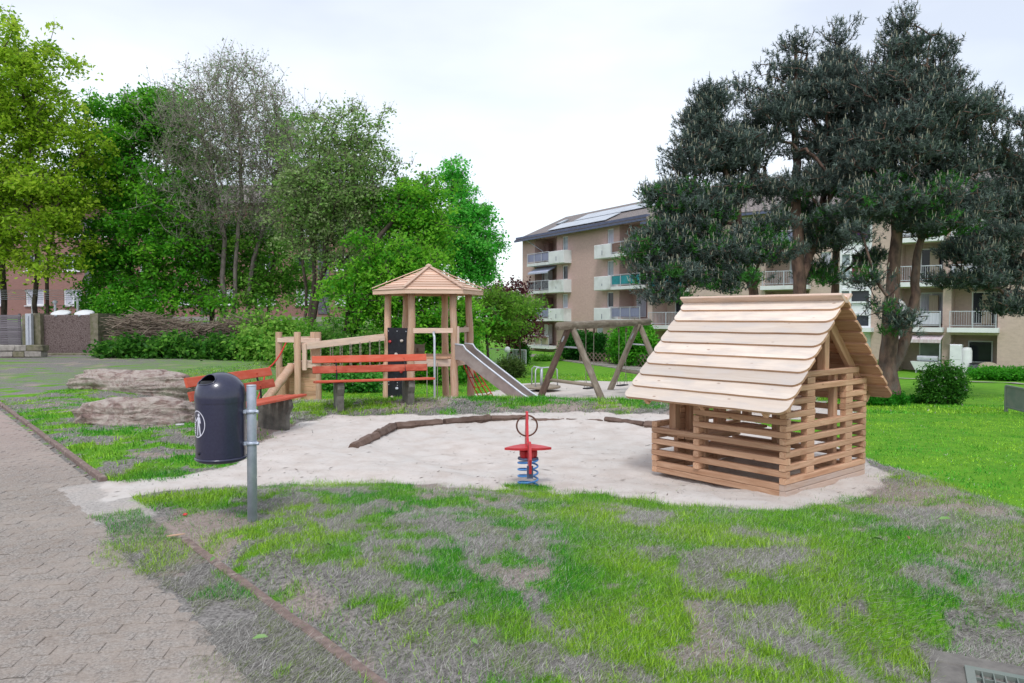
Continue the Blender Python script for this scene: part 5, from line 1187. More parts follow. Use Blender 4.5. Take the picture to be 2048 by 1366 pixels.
# ================================================================== SWING
bd = Vector((.64, .77, 0)); sd_ = Vector((.77, -.64, 0)); s0 = D(1141, 652, 22.4)
SW = thing('swing_set', 'weathered round-log swing frame with two hanging seats, behind the sandy bank', 'swing', (s0.x, s0.y, 0), 0)
zb1 = s0.z
BEAM0 = bd * -.62 + Vector((0, 0, zb1)); BEAM1 = bd * 4.75 + Vector((0, 0, zb1 + .10))
pole('beam', tuple(BEAM0), tuple(BEAM1), .125, M['oldwood'], SW, 12, .006, .115, seed=1)
for k, base in enumerate((Vector((0, 0, 0)), bd * 4.05)):
    for sg_ in (-1, 1):
        f = base + sd_ * (sg_ * 1.22); fx, fy = f.x + s0.x, f.y + s0.y
        top = base + sd_ * (sg_ * -.05) + bd * (.09 * sg_) + Vector((0, 0, zb1 + .06)); foot = Vector((f.x, f.y, H(fx, fy) - .2)); dr = (top - foot).normalized(); pole('leg', tuple(foot), tuple(top), .105, M['oldwood_brown'] if sg_ < 0 and k == 0 else M['oldwood'], SW, 12, .006, .095, seed=k * 2 + sg_ + 5)
        if sg_ > 0 and k == 0: L1 = (foot, top)
        if sg_ < 0 and k == 0: L0 = (foot, top)
        if sg_ > 0 and k == 1: R1 = (foot, top)
        if sg_ < 0 and k == 1: R0 = (foot, top)
pole('cross_beam', tuple(L0[0].lerp(L0[1], .30)), tuple(L1[0].lerp(L1[1], .24)), .055, M['oldwood'], SW, 10); pole('cross_beam', tuple(R0[0].lerp(R0[1], .36)), tuple(R1[0].lerp(R1[1], .28)), .055, M['oldwood'], SW, 10)
for (a_, b_) in ((L0, L1), (R0, R1)):
    MB().tube([tuple(a_[0].lerp(a_[1], .97)), tuple(a_[0].lerp(a_[1], .80) + Vector((-.05, -.1, 0))), tuple(a_[0].lerp(a_[1], .72)), tuple(b_[0].lerp(b_[1], .70))], .026, 8).build('brace', M['rail'], SW, True)
for s_ in (1.05, 3.0):
    for o_ in (-.24, .24):
        p = bd * (s_ + o_) + Vector((0, 0, zb1 - .10)); MB().tube([tuple(p + Vector((0, 0, .01))), tuple(p - Vector((0, 0, .14)))], .03, 8).build('hanger', M['oldwood_brown'], SW, True)
def swing_seat(s_, px, py):
    c = bd * s_; zst = (H(s0.x + c.x, s0.y + c.y) + .24)
    seat = bar('swing_seat', tuple(bd * (s_ - .24) + Vector((0, 0, zst))), tuple(bd * (s_ + .24) + Vector((0, 0, zst))), .2, .035, M['black'], SW, ch=.01); inv = seat.matrix_basis.inverted()
    for o_ in (-.22, .22):
        for sgy in (-.06, .06):
            p = bd * (s_ + o_) + sd_ * sgy + Vector((0, 0, zst + .02)); q = bd * (s_ + o_) + Vector((0, 0, zst + .4)); MB().tube([tuple(inv @ p), tuple(inv @ q)], .009, 5).build('chain', M['chain'], seat)
        q = bd * (s_ + o_) + Vector((0, 0, zst + .4)); tt = bd * (s_ + o_) + Vector((0, 0, zb1 - .22)); MB().tube([tuple(inv @ q), tuple(inv @ tt)], .010, 5).build('chain', M['chain'], seat)
swing_seat(1.05, 0, 0); swing_seat(3.0, 0, 0)

# ================================================================== MERRY-GO-ROUND
mc = D(1083, 765, 25.5); mz = H(mc.x, mc.y)
MG = thing('roundabout', 'low playground roundabout with curved steel handrails behind the slide foot', 'roundabout', (mc.x, mc.y, mz))
MB().lathe([(0, .10), (.62, .10), (.66, .12), (.66, .17), (.6, .185), (0, .185)], 36).build('disc', M['oldwood'], MG, True); MB().lathe([(.2, 0), (.24, .1)], 16).build('axle', M['black'], MG, True)
MB().tube([(0, 0, .18), (0, 0, .82)], .05, 10).build('column', M['rail'], MG, True)
for k in range(3):
    a_ = k * 2 * math.pi / 3 + .1; u = Vector((math.cos(a_), math.sin(a_), 0)); MB().tube([tuple(u * .04 + Vector((0, 0, .8))), tuple(u * .42 + Vector((0, 0, .82))), tuple(u * .54 + Vector((0, 0, .74))), tuple(u * .56 + Vector((0, 0, .18)))], .022, 8).build('handrail', M['rail'], MG, True)
p = D(955, 712, 20.6)
t = thing('wooden_figure', 'small grey wooden animal figure on the tower platform', 'wooden figure', (D(836, 0, 18.9).x, 18.9, zP + .035))
MB().prism([(-.13, 0), (.13, 0), (.13, .25), (.17, .33), (.10, .27), (-.10, .27), (-.17, .33), (-.13, .25)], .05, Matrix.Rotation(R(90), 4, 'X')).build('body', M['oldwood'], t); MB().box((-.05, -.03, .12), (.05, .012, .12)).build('ear', M['oldwood_brown'], t)
# garden light post by the railing
lpz = D(1015, 690, 48); t = thing('garden_lamp', 'small white round lamp on a short post near the railing', 'lamp', (lpz.x, lpz.y, H(lpz.x, lpz.y)))
MB().tube([(0, 0, 0), (0, 0, 1.1)], .05, 8).build('post', M['rail'], t); MB().lathe([(0, 1.05), (.16, 1.12), (.2, 1.28), (.14, 1.45), (0, 1.5)], 14).build('globe', M['white'], t, True)

# ================================================================== TREES AND SHRUBS
def tree_mesh(seed, tips, trunks, bf=.35, rtip=.014, rmax=.22, p=2.35, sides=5, up=.0, rootpow=1.0, name='trunk', taper=False, limb=9.):
    """tips: (N,3) twig ends. trunks: list of polylines of (x,y,z). Minimum-cost branching between them, radii from a pipe model."""
    r = np.random.default_rng(seed); P = []; par = []; plen = []
    for tr in trunks:
        for i, q in enumerate(tr):
            root = -1
            if i == 0 and P:
                dd = [np.linalg.norm(np.array(q) - np.array(w_)) for w_ in P]
                if min(dd) < .75: root = int(np.argmin(dd))
            P.append(q); par.append(root if i == 0 else len(P) - 2); plen.append(0 if i == 0 else plen[-1] + np.linalg.norm(np.array(q) - np.array(tr[i - 1])))
    nt0 = len(P); N = len(tips); P = np.array(P + [(0, 0, 0)] * N, float); par = par + [0] * N; plen = np.array(plen + [0] * N, float)
    order_left = np.ones(N, bool); best = np.full(N, 1e9); bi = np.zeros(N, int)
    def relax(i):
        d = tips - P[i]; dist = np.sqrt((d ** 2).sum(1)); c = dist + bf * plen[i] + np.where(d[:, 2] < 0, up * -d[:, 2], 0)
        mk = c < best; best[mk] = c[mk]; bi[mk] = i
    first = [i for i in range(nt0)]
    for i in first:
        if P[i][2] > trunks[0][0][2] + 1.0 or nt0 < 3: relax(i)
    cnt = nt0
    for _ in range(N):
        j = int(np.argmin(np.where(order_left, best, 1e9))); order_left[j] = False
        P[cnt] = tips[j]; par[cnt] = int(bi[j]); plen[cnt] = plen[bi[j]] + np.linalg.norm(tips[j] - P[bi[j]]); relax(cnt); cnt += 1
    w = np.zeros(cnt); kids = [[] for _ in range(cnt)]
    for i in range(cnt):
        if par[i] >= 0: kids[par[i]].append(i)
    order = []; stack = [i for i in range(cnt) if par[i] < 0]
    while stack:
        i = stack.pop(); order.append(i); stack += kids[i]
    for i in reversed(order): w[i] = max(1.0, sum(w[k] for k in kids[i]))
    rad = rtip * w ** (1 / p); rad = rad * min(1, rmax / rad.max())
    mb = MB()
    rad[nt0:] = np.minimum(rad[nt0:], limb)
    k0 = 0
    for tr in trunks:          # every stem is one continuous tube
        ids = list(range(k0, k0 + len(tr))); k0 += len(tr)
        if par[ids[0]] >= 0: ids = [par[ids[0]]] + ids
        rr_ = [min(rad[i], rad[ids[1]] * 1.05 if par[ids[0]] >= 0 or ids[0] < ids[1] - 1 else 9) for i in ids]
        for q_ in range(1, len(rr_)): rr_[q_] = min(rr_[q_], rr_[q_ - 1])
        if par[ids[0]] < 0 and ids[1] == ids[0] + 1: rr_[0] *= 1.35
        if taper: rr_ = [rmax * (1.12 if k0 == len(tr) else .74) * (1 - .86 * j / len(ids)) for j, v in enumerate(rr_)]
        for i_, v_ in zip(ids[1:], rr_[1:]): rad[i_] = v_
        mb.tube([P[i] for i in ids], rr_, 10, False)
    for i in order:
        if par[i] < 0 or i < nt0: continue
        a, b = P[par[i]], P[i]; L = np.linalg.norm(b - a); ra = min(rad[par[i]], rad[i] * 1.35); rb2 = rad[i]
        if i < nt0: ra = rad[par[i]]
        if par[i] >= 0 and i < nt0 and par[par[i]] < 0: ra *= 1.25
        ns = sides + (3 if rb2 > .06 else 0)
        if L > .5:
            k = 4; j_ = r.normal(0, .05 * L, 3); j_[2] = abs(j_[2]) * -.6
            pts = [a + (b - a) * t + j_ * 4 * t * (1 - t) for t in np.linspace(0, 1, k)]; mb.tube(pts, [ra + (rb2 - ra) * t for t in np.linspace(0, 1, k)], ns, False)
        else: mb.tube([a, b], [ra, rb2], ns if rb2 > .03 else 3, False)
    return mb, P[:cnt], rad
def sample_blobs(r, blobs, n, shell=.45, zmin=None):
    """blobs: (cx, cy, cz, rx, ry, rz)"""
    b = np.array(blobs, float); v = (b[:, 3] * b[:, 4] * b[:, 5]) ** .8; k = r.choice(len(b), n, p=v / v.sum())
    d = r.normal(size=(n, 3)); d /= np.linalg.norm(d, axis=1)[:, None]; rr = r.random(n) ** shell
    q = b[k, :3] + d * rr[:, None] * b[k, 3:6]
    return q
def leaf_cloud(r, centers, per, spread, size, pal, flat=.5, droop=.0, aspect=.62, tone=None, vary=.25):
    """centers (N,3); each gets `per` leaves. Leaves are bent rhombi. pal: list of colours; each clump picks a place between them"""
    N = len(centers); n = N * per; c = np.repeat(centers, per, 0)
    off = r.normal(size=(n, 3)) * np.array((spread, spread, spread * flat)); 
    off[:, 2] -= droop * (off[:, 0] ** 2 + off[:, 1] ** 2) / max(spread, .01)
    P = c + off
    nrm = r.normal(size=(n, 3)) * .62 + np.array((0, 0, .75)); nrm /= np.linalg.norm(nrm, axis=1)[:, None]
    a = r.normal(size=(n, 3)); a -= (a * nrm).sum(1)[:, None] * nrm; a /= np.linalg.norm(a, axis=1)[:, None]; b = np.cross(nrm, a)
    s = (size * r.uniform(.6, 1.25, n))[:, None]
    V = np.stack([P - a * s, P - b * s * aspect + nrm * s * .18, P + a * s - nrm * s * .15, P + b * s * aspect + nrm * s * .18], 1)
    pal = np.array(pal, float); t = np.clip(np.repeat(r.random(N), per) * .65 + r.random(n) * .35, 0, .999) if tone is None else np.clip(tone(P) + r.normal(0, .15, n), 0, .999)
    x = t * (len(pal) - 1); i = x.astype(int); f = (x - i)[:, None]; col = pal[i] * (1 - f) + pal[np.minimum(i + 1, len(pal) - 1)] * f
    col *= r.uniform(1 - vary, 1 + vary, n)[:, None]
    return V.reshape(-1, 3), np.repeat(col, 4, 0)
def leaf_obj(name, V, C, parent, m='leaf', k=4):
    F = np.arange(len(V)).reshape(-1, k); o = link(name, npmesh(name, V, F, C), M[m], parent); return o
def px_blob(px, py, Y, rx, rz, ry=None):
    """crown lobe whose middle is seen at (px, py) and that stands Y metres away; radii in photo pixels across and up"""
    c = D(px, py, Y); k = Y / FPX; return (c.x, c.y, c.z, rx * k, (ry if ry is not None else (rx + rz) / 2 * k), rz * k)
def broadleaf(name, label, base_px, Y, blobs, trunks, n_tips, per, size, spread, pal, seed, bark='bark', bf=.3, rmax=.2, extra=0, leafy=1.0, rtip=.014, group=None, cat='tree', flat=.5, vary=.25, kindtrunk=True, droop=.3, shell=.45, clump=7, pad=.52, sprays=3, slen=.38, budw=0, scol=(.14, .115, .09)):
    r = np.random.default_rng(seed); bx = D(base_px, 640, Y).x; bz = H(bx, Y) - .1
    t = thing(name, label, cat, (bx, Y, bz), 0, group); off = np.array((bx, Y, bz))
    nc = max(1, n_tips // clump); cl = sample_blobs(r, blobs, nc, shell); tips = np.repeat(cl, clump, 0) + r.normal(size=(nc * clump, 3)) * np.array((pad, pad, pad * .36)); n_tips = len(tips); tr = []
    for pl in trunks:
        pts = [D(px, py, Y + dy) for px, py, dy in pl]; pts = [np.array(q) for q in pts]; pts[0][2] = bz - .1; 
        # refine
        out = []
        for i in range(len(pts) - 1):
            for f in np.linspace(0, 1, 4)[:-1]: out.append(pts[i] * (1 - f) + pts[i + 1] * f + (r.normal(0, .06, 3) if (i or f) else 0))
        out.append(pts[-1]); tr.append([tuple(q - off) for q in out])
    mb, P, rad = tree_mesh(seed, tips - off, tr, bf, rtip, rmax)
    mb.build('trunk', M[bark], t, True)
    sel = tips[r.random(n_tips) < leafy] - off
    V, C = leaf_cloud(r, sel, per, spread, size, pal, flat, droop, vary=vary)
    if sprays:   # fine twigs reaching up and out of every branch end
        nn = n_tips * sprays; c = np.repeat(tips - off, sprays, 0); d = r.normal(size=(nn, 3)) * .55 + np.array((0, 0, .75)); d /= np.linalg.norm(d, axis=1)[:, None]
        L = (slen * r.uniform(.5, 1.3, nn))[:, None]; s_ = np.cross(d, r.normal(size=(nn, 3))); s_ /= np.linalg.norm(s_, axis=1)[:, None]; w = .011
        Vt = np.stack([c - s_ * w, c + s_ * w, c + d * L], 1).reshape(-1, 3); leaf_obj('twigs', Vt, np.repeat(np.array(scol) * r.uniform(.6, 1.4, (nn, 1)), 3, 0), t, 'blade', 3)
        if budw:
            q = (c + d * L * r.uniform(.3, 1, (nn, 1)))[:nn]; Vb, Cb = leaf_cloud(r, q, 2, .03, budw, pal, 1, 0, vary=vary); V = np.concatenate([V, Vb]); C = np.concatenate([C, Cb])
    leaf_obj('crown', V, C, t); return t

YG = [tuple(.88 * c_ for c_ in q_) for q_ in [(0.165, 0.378, 0.018), (0.378, 0.614, 0.035), (0.614, 0.8, 0.083)]]            # yellow green maple
DG = [(0.035, 0.224, 0.014), (0.106, 0.401, 0.024), (0.283, 0.637, 0.047)]          # deep green
MG_ = [(0.059, 0.236, 0.029), (0.165, 0.425, 0.047), (0.33, 0.59, 0.094)]           # middle green
BG = [(.06, .40, .04), (.13, .60, .07), (.28, .74, .14)]              # fresh bright green
BUD = [(.24, .22, .18), (.38, .35, .29), (.16, .36, .08), (.32, .42, .17)]           # grey buds, a little green
OL = [(0.118, 0.295, 0.059), (0.236, 0.448, 0.094), (0.401, 0.496, 0.236)]

Yt = 36
broadleaf('maple_tree', 'yellow-green maple at the left edge above the concrete box', 75, 34,
    [px_blob(20, 150, 34, 95, 110), px_blob(80, 260, 34, 125, 110), px_blob(30, 380, 34, 150, 110), px_blob(110, 440, 33.5, 95, 80), px_blob(-60, 300, 34, 130, 240), px_blob(150, 330, 34.5, 50, 60), px_blob(10, 530, 33, 90, 40), px_blob(15, 60, 34, 35, 45), px_blob(120, 520, 33, 60, 35)],
    [[(70, 632, 0), (72, 560, 0), (66, 470, 0), (62, 330, 0), (50, 200, 0)], [(96, 630, .2), (97, 560, .1), (108, 470, 0), (120, 350, 0)], [(8, 640, .6), (6, 540, .5), (0, 430, .3), (-10, 260, 0)]],
    1150, 44, .10, .27, YG, 21, rmax=.24, rtip=.013)
broadleaf('hornbeam_tree', 'dense deep green tree between the yellow-green maple and the grey budding tree', 262, 37,
    [px_blob(255, 250, 38, 80, 75), px_blob(210, 330, 38, 60, 100), px_blob(320, 260, 38, 75, 85), px_blob(300, 400, 37, 110, 95), px_blob(230, 480, 36.5, 90, 80), px_blob(350, 500, 36, 85, 70), px_blob(280, 570, 36, 80, 50), px_blob(200, 560, 36, 55, 60), px_blob(380, 590, 35, 55, 35), px_blob(220, 615, 36, 60, 30), px_blob(195, 250, 38, 40, 50), px_blob(330, 205, 38, 50, 40)],
    [[(258, 645, 0), (262, 560, 0), (268, 450, 0), (262, 300, 0)], [(290, 645, .5), (300, 560, .3), (325, 460, 0), (335, 320, 0)], [(310, 690, -1), (345, 630, -1), (372, 560, -1)]],
    1150, 44, .10, .27, DG, 22, rmax=.2)
broadleaf('ash_tree', 'tall sparse tree with bare grey budding twigs, behind the brush pile', 462, 36,
    [px_blob(465, 190, 36, 100, 75), px_blob(400, 280, 36, 85, 100), px_blob(530, 280, 36, 95, 95), px_blob(460, 330, 36, 125, 110), px_blob(380, 430, 36, 75, 80), px_blob(560, 380, 36, 75, 80), px_blob(500, 430, 36, 70, 70), px_blob(470, 140, 36, 55, 38), px_blob(345, 250, 36, 45, 80), px_blob(590, 300, 36, 45, 80), px_blob(470, 240, 36, 120, 90)],
    [[(445, 655, 0), (447, 560, 0), (440, 430, 0), (415, 300, 0)], [(468, 655, .2), (470, 540, .1), (480, 400, 0), (478, 240, 0)], [(492, 650, .6), (500, 560, .5), (530, 430, .3), (560, 330, .1)]],
    2300, 7, .055, .20, BUD, 23, 'bark_grey', bf=.22, rmax=.17, rtip=.0105, flat=1.0, clump=3, pad=.5, sprays=4, slen=.75, budw=.045, scol=(.36, .32, .29))
broadleaf('maple_tree', 'green leafy tree growing low behind the grey budding tree', 430, 38,
    [px_blob(420, 470, 38, 100, 90), px_blob(520, 500, 38, 90, 90), px_blob(470, 580, 37.5, 110, 55), px_blob(560, 580, 38, 70, 60), px_blob(340, 200, 39, 45, 45), px_blob(380, 330, 39, 60, 90), px_blob(575, 250, 39, 50, 70), px_blob(600, 210, 39, 30, 40)],
    [[(425, 650, 0), (430, 540, 0), (420, 420, 0)], [(535, 650, .4), (545, 540, .2), (560, 400, 0)], [(520, 650, .4), (515, 540, .2), (505, 420, 0)]],
    750, 40, .095, .27, MG_, 24, rmax=.16)
broadleaf('lime_tree', 'olive green open-crowned tree left of the tower roof with dark forked trunks', 640, 33,
    [px_blob(690, 270, 33, 80, 62), px_blob(630, 330, 33, 75, 80), px_blob(740, 330, 33, 65, 62), px_blob(680, 400, 33, 110, 75), px_blob(610, 450, 33, 75, 75), px_blob(740, 450, 33, 75, 65), px_blob(700, 510, 33, 70, 35)],
    [[(604, 648, 0), (608, 570, 0), (598, 450, 0), (600, 350, 0)], [(617, 650, 0), (640, 560, 0), (662, 450, 0), (690, 300, 0)], [(612, 650, .1), (628, 560, .1), (622, 420, .2), (640, 300, .2)]],
    1150, 20, .08, .24, OL + [(.14, .30, .06)], 25, rmax=.20, bf=.25, rtip=.0125, sprays=5, slen=.5, budw=.045, clump=5, scol=(.17, .15, .12))
broadleaf('chestnut_tree', 'dark-trunked green tree directly behind the tower roof', 700, 31,
    [px_blob(760, 500, 31, 80, 60), px_blob(820, 540, 31, 60, 60), px_blob(840, 430, 33, 55, 80), px_blob(800, 420, 33, 60, 70), px_blob(720, 570, 30.5, 60, 45), px_blob(840, 610, 31, 70, 50), px_blob(770, 640, 31, 90, 40), px_blob(900, 620, 32, 60, 45), px_blob(825, 380, 34, 34, 26)],
    [[(690, 672, 0), (692, 610, 0), (686, 540, 0), (690, 440, 0)], [(696, 672, 0), (700, 610, 0), (760, 590, 0), (815, 560, 0)], [(702, 672, 0), (706, 600, .2), (740, 500, .5), (800, 420, 1)]],
    900, 42, .09, .26, DG + [(.10, .30, .03)], 26, rmax=.23)
broadleaf('lime_tree', 'fresh bright green tree with a pointed crown between the tower and the apartment block', 905, 42,
    [px_blob(903, 342, 42, 17, 26), px_blob(908, 385, 42, 34, 36), px_blob(922, 435, 42, 52, 42), px_blob(935, 485, 42, 60, 36), px_blob(945, 530, 42, 58, 28), px_blob(885, 480, 42, 30, 45)],
    [[(905, 640, 0), (905, 560, 0), (904, 470, 0), (905, 380, 0)]],
    640, 34, .095, .26, BG, 27, rmax=.15, bf=.3, pad=.33, slen=.5)
broadleaf('hazel_shrub', 'yellowish green bush growing right of the tower posts', 985, 40,
    [px_blob(975, 600, 40, 45, 30), px_blob(1015, 600, 40, 22, 22), px_blob(960, 640, 40, 50, 28), px_blob(1040, 620, 42, 22, 50), px_blob(1005, 650, 40, 28, 18)],
    [[(975, 690, 0), (972, 640, 0), (975, 600, 0)], [(1040, 690, 1), (1040, 640, 1), (1041, 600, 1)]],
    320, 32, .085, .24, [(.09, .25, .02), (.20, .42, .05), (.33, .52, .08)], 28, rmax=.08, cat='shrub')
broadleaf('copper_beech_tree', 'dark red-leaved tree behind the green bush, beside the apartment block', 1015, 52,
    [px_blob(1015, 610, 52, 30, 35), px_blob(1030, 645, 52, 25, 30), px_blob(1000, 655, 52, 25, 22), px_blob(1035, 575, 53, 22, 18), px_blob(1000, 580, 53, 16, 14)],
    [[(1018, 690, 0), (1018, 640, 0), (1018, 590, 0)]],
    300, 26, .12, .38, [(.05, .012, .016), (.11, .025, .030), (.24, .09, .10)], 29, rmax=.10)

def shrub(name, label, blobs, n, per, size, spread, pal, seed, stems=6, cat='shrub', group=None, stem_mat='bark', flat=.7, core=True, flowers=None, stuff=False):
    r = np.random.default_rng(seed); b = np.array(blobs, float); cx, cy = b[:, 0].mean(), b[:, 1].mean(); z = H(cx, cy)
    t = thing(name, label, cat, (cx, cy, z), 0, group); off = np.array((cx, cy, z))
    q = sample_blobs(r, blobs, n, .38); zz = height(q[:, 0], q[:, 1]); q[:, 2] = np.maximum(q[:, 2], zz + .05)
    V, C = leaf_cloud(r, q - off, per, spread, size, pal, flat)
    leaf_obj('foliage', V, C, t)
    mb = MB(); sub = q[r.choice(n, min(n, stems * 5), replace=False)] - off
    for i in range(stems):
        base = np.array((r.uniform(-.25, .25) * b[:, 3].mean() * len(b) ** .5, r.uniform(-.15, .15), -.1))
        if len(b) > 1: bb = b[r.integers(len(b))]; base = np.array((bb[0] - cx + r.uniform(-.3, .3) * bb[3], bb[1] - cy, float(height(np.array([bb[0]]), np.array([bb[1]]))[0]) - z - .1))
        for j in range(5):
            e_ = sub[(i * 5 + j) % len(sub)]
            if np.hypot(e_[0] - base[0], e_[1] - base[1]) > 1.6: continue
            m_ = (base + e_) / 2 + r.normal(0, .06, 3) + np.array((0, 0, .08)); mb.tube([base, m_, e_], [.022, .014, .006], 4, False)
    if mb.v: mb.build('stems', M[stem_mat], t)
    if flowers:
        fq = sample_blobs(r, blobs, flowers, .08) - off; Vf, Cf = leaf_cloud(r, fq, 5, .035, .035, [(.75, .75, .72), (.85, .85, .82)], 1, vary=.05); leaf_obj('flowers', Vf, Cf, t)
    return t
def gb(px, Y, rxp, h, ry=None, zoff=0, frac=.5):
    """blob sitting on the ground: px middle, Y away, rxp px radius, h metres tall"""
    c = D(px, 650, Y); z = H(c.x, Y); rx = rxp * Y / FPX; return (c.x, Y, z + h * frac + zoff, rx, ry or rx * .6, h * .55)
# undergrowth: leafy green mass under the trees and the brush pile
IVY = [(.018, .09, .012), (.05, .19, .02), (.13, .36, .04)]
shrub('elder_shrub', 'dark green dense shrub right of the concrete box under the deep green tree', [gb(230, 33.5, 45, 2.6), gb(290, 34, 40, 2.2), gb(200, 34, 25, 1.8)], 420, 30, .085, .26, DG, 41, 8)
shrub('bramble_bush', 'bright green leafy brambles along the foot of the brush pile', [gb(225 + 42 * k, 29.5 - .25 * k, 26, [.55, .8, .6, .95, .65, .8, .6][k], .5, frac=.45) for k in range(7)], 330, 18, .10, .24, [(.02, .09, .012), (.05, .20, .02), (.20, .46, .06)], 42, 12)
shrub('hazel_shrub', 'mixed green shrubs between the brush pile and the entry platform', [gb(475, 31, 36, 1.7), gb(525, 29.5, 35, 1.75), gb(575, 29, 30, 1.5), gb(615, 28.5, 25, 1.6), gb(510, 27.5, 30, 1.1), gb(560, 26, 22, 1.0)], 470, 26, .09, .27, MG_ + [(.25, .42, .09)], 43, 12)
shrub('hazel_shrub', 'light green shrub behind the hanging bridge', [gb(650, 27, 30, 1.7), gb(700, 28, 36, 1.6), gb(745, 28, 35, 1.9), gb(664, 26.5, 11, 2.6)], 420, 24, .09, .25, [(.05, .18, .02), (.12, .32, .04), (.32, .48, .14)], 44, 10)
shrub('elder_shrub', 'dark green bushes behind the tower between the posts', [gb(800, 30, 45, 2.0), gb(860, 31, 50, 2.4), gb(920, 31, 40, 2.2), gb(890, 29, 30, 1.3)], 520, 30, .09, .26, DG, 45, 10)
shrub('flowering_weeds', 'white-flowered weeds growing behind the hanging bridge', [gb(690, 24.5, 35, .7), gb(735, 24.8, 30, .6), gb(660, 24.5, 20, .6)], 300, 16, .07, .16, [(.03, .22, .03), (.10, .42, .06), (.2, .55, .1)], 46, 8, cat='weeds', flowers=110)
shrub('round_bush', 'small olive green bush on the lawn above the slide foot', [gb(1020, 37, 22, 1.0), gb(1035, 37, 14, .8)], 220, 22, .055, .16, [(.05, .10, .03), (.10, .18, .04), (.2, .28, .08)], 47, 8)
shrub('clipped_bush', 'round clipped bush behind the metal railing at the block corner', [gb(1042, 53, 18, 1.5)], 260, 20, .07, .14, [(.05, .26, .02), (.09, .38, .03)], 48, 4)
shrub('hedge', 'trimmed dark green hedge below the balconies of the brick block', [gb(1150, 57, 20, 2.3, 1.2), gb(1172, 56, 26, 2.3, 1.2), gb(1196, 55.5, 22, 2.1, 1.2), gb(1130, 57, 14, 1.6, 1)], 620, 26, .09, .16, [(.012, .09, .012), (.03, .17, .02), (.07, .28, .03)], 49, 6, cat='hedge')
shrub('cherry_laurel_bush', 'large fresh green bush left of the playhouse roof under the balcony', [gb(1248, 52, 28, 2.7, 1.3), gb(1285, 51, 26, 2.9, 1.3), gb(1266, 51, 26, 2.4, 1.3)], 620, 26, .11, .20, [(.04, .24, .015), (.10, .42, .025), (.26, .60, .06)], 50, 6)
shrub('white_flowering_bush', 'round green bush with white blossom on the lawn right of the pine trunk', [gb(1888, 19.8, 45, 1.05, frac=.55), gb(1870, 19.8, 28, .8), gb(1908, 19.8, 24, .9)], 520, 26, .035, .10, [(.018, .09, .012), (.05, .20, .02), (.11, .33, .035)], 51, 9, flowers=75)
shrub('low_shrub', 'low green shrub at the foot of the large pine trunk', [gb(1796, 19.8, 18, .30), gb(1760, 19.6, 30, .22), gb(1830, 20.2, 20, .16)], 260, 20, .035, .08, [(.02, .20, .01), (.06, .34, .02)], 52, 3)
shrub('hedge', 'low green hedge on the terrace bank at the far right', [gb(1985, 34, 40, .55, 1.2), gb(2040, 33, 40, .55, 1.2)], 520, 22, .06, .10, [(.03, .22, .01), (.07, .36, .02), (.12, .45, .03)], 53, 4, cat='hedge')
shrub('flower_patch', 'pale plants beside the white garage door', [gb(1752, 44, 14, .7), gb(1775, 44, 10, .5)], 120, 18, .07, .15, MG_, 54, 3, flowers=40)
shrub('weeds', 'green weeds growing by the end of the paving at the block corner', [gb(1085, 56, 18, .45), gb(1110, 56, 14, .4)], 120, 18, .07, .15, MG_, 55, 3)

# brush pile: a long stack of cut grey branches
BP = thing('brush_pile', 'long pile of cut grey-brown branches stacked above green brambles', 'brush pile', (D(390, 650, 31).x, 31, H(D(390, 650, 31).x, 31)))
r = np.random.default_rng(77); mb = MB(); bx, by, bz = BP.location
for i in range(1500):
    f = r.random(); px = 232 + f * 330 + r.normal(0, 8); topz = 1.55 - .2 * f + .22 * math.sin(f * 9) ; 
    c = np.array(D(px, 650, 31.3 - f * 1.6 + r.normal(0, .35))); gz_ = H(c[0], c[1])
    lo = .62 * (1 - abs(2 * f - 1) ** 4) - (f > .75) * .4 * (f - .75) * 4; c[2] = gz_ + lo + (topz - lo) * r.random() ** .8
    L = r.uniform(.35, 1.3); a = r.normal(0, .38); el_ = r.normal(-.06, .22) + (.9 * r.random() if c[2] - gz_ > topz - .25 and r.random() < .35 else 0)
    d = np.array((math.cos(a) * math.cos(el_), math.sin(a) * .8, math.sin(el_))) * L * .5 * r.choice((-1, 1)); m_ = c + r.normal(0, .05, 3)
    w_ = r.uniform(.008, .028) * (1.6 if r.random() < .12 else 1)
    o3 = np.array((bx, by, bz)); mb.tube([c - d - o3, m_ - o3, c + d + np.array((0, 0, r.uniform(0, .12))) - o3], [w_, w_ * .8, w_ * .35], 3, False)
tag(mb.build('branches', M['twig'], BP), kind='stuff')

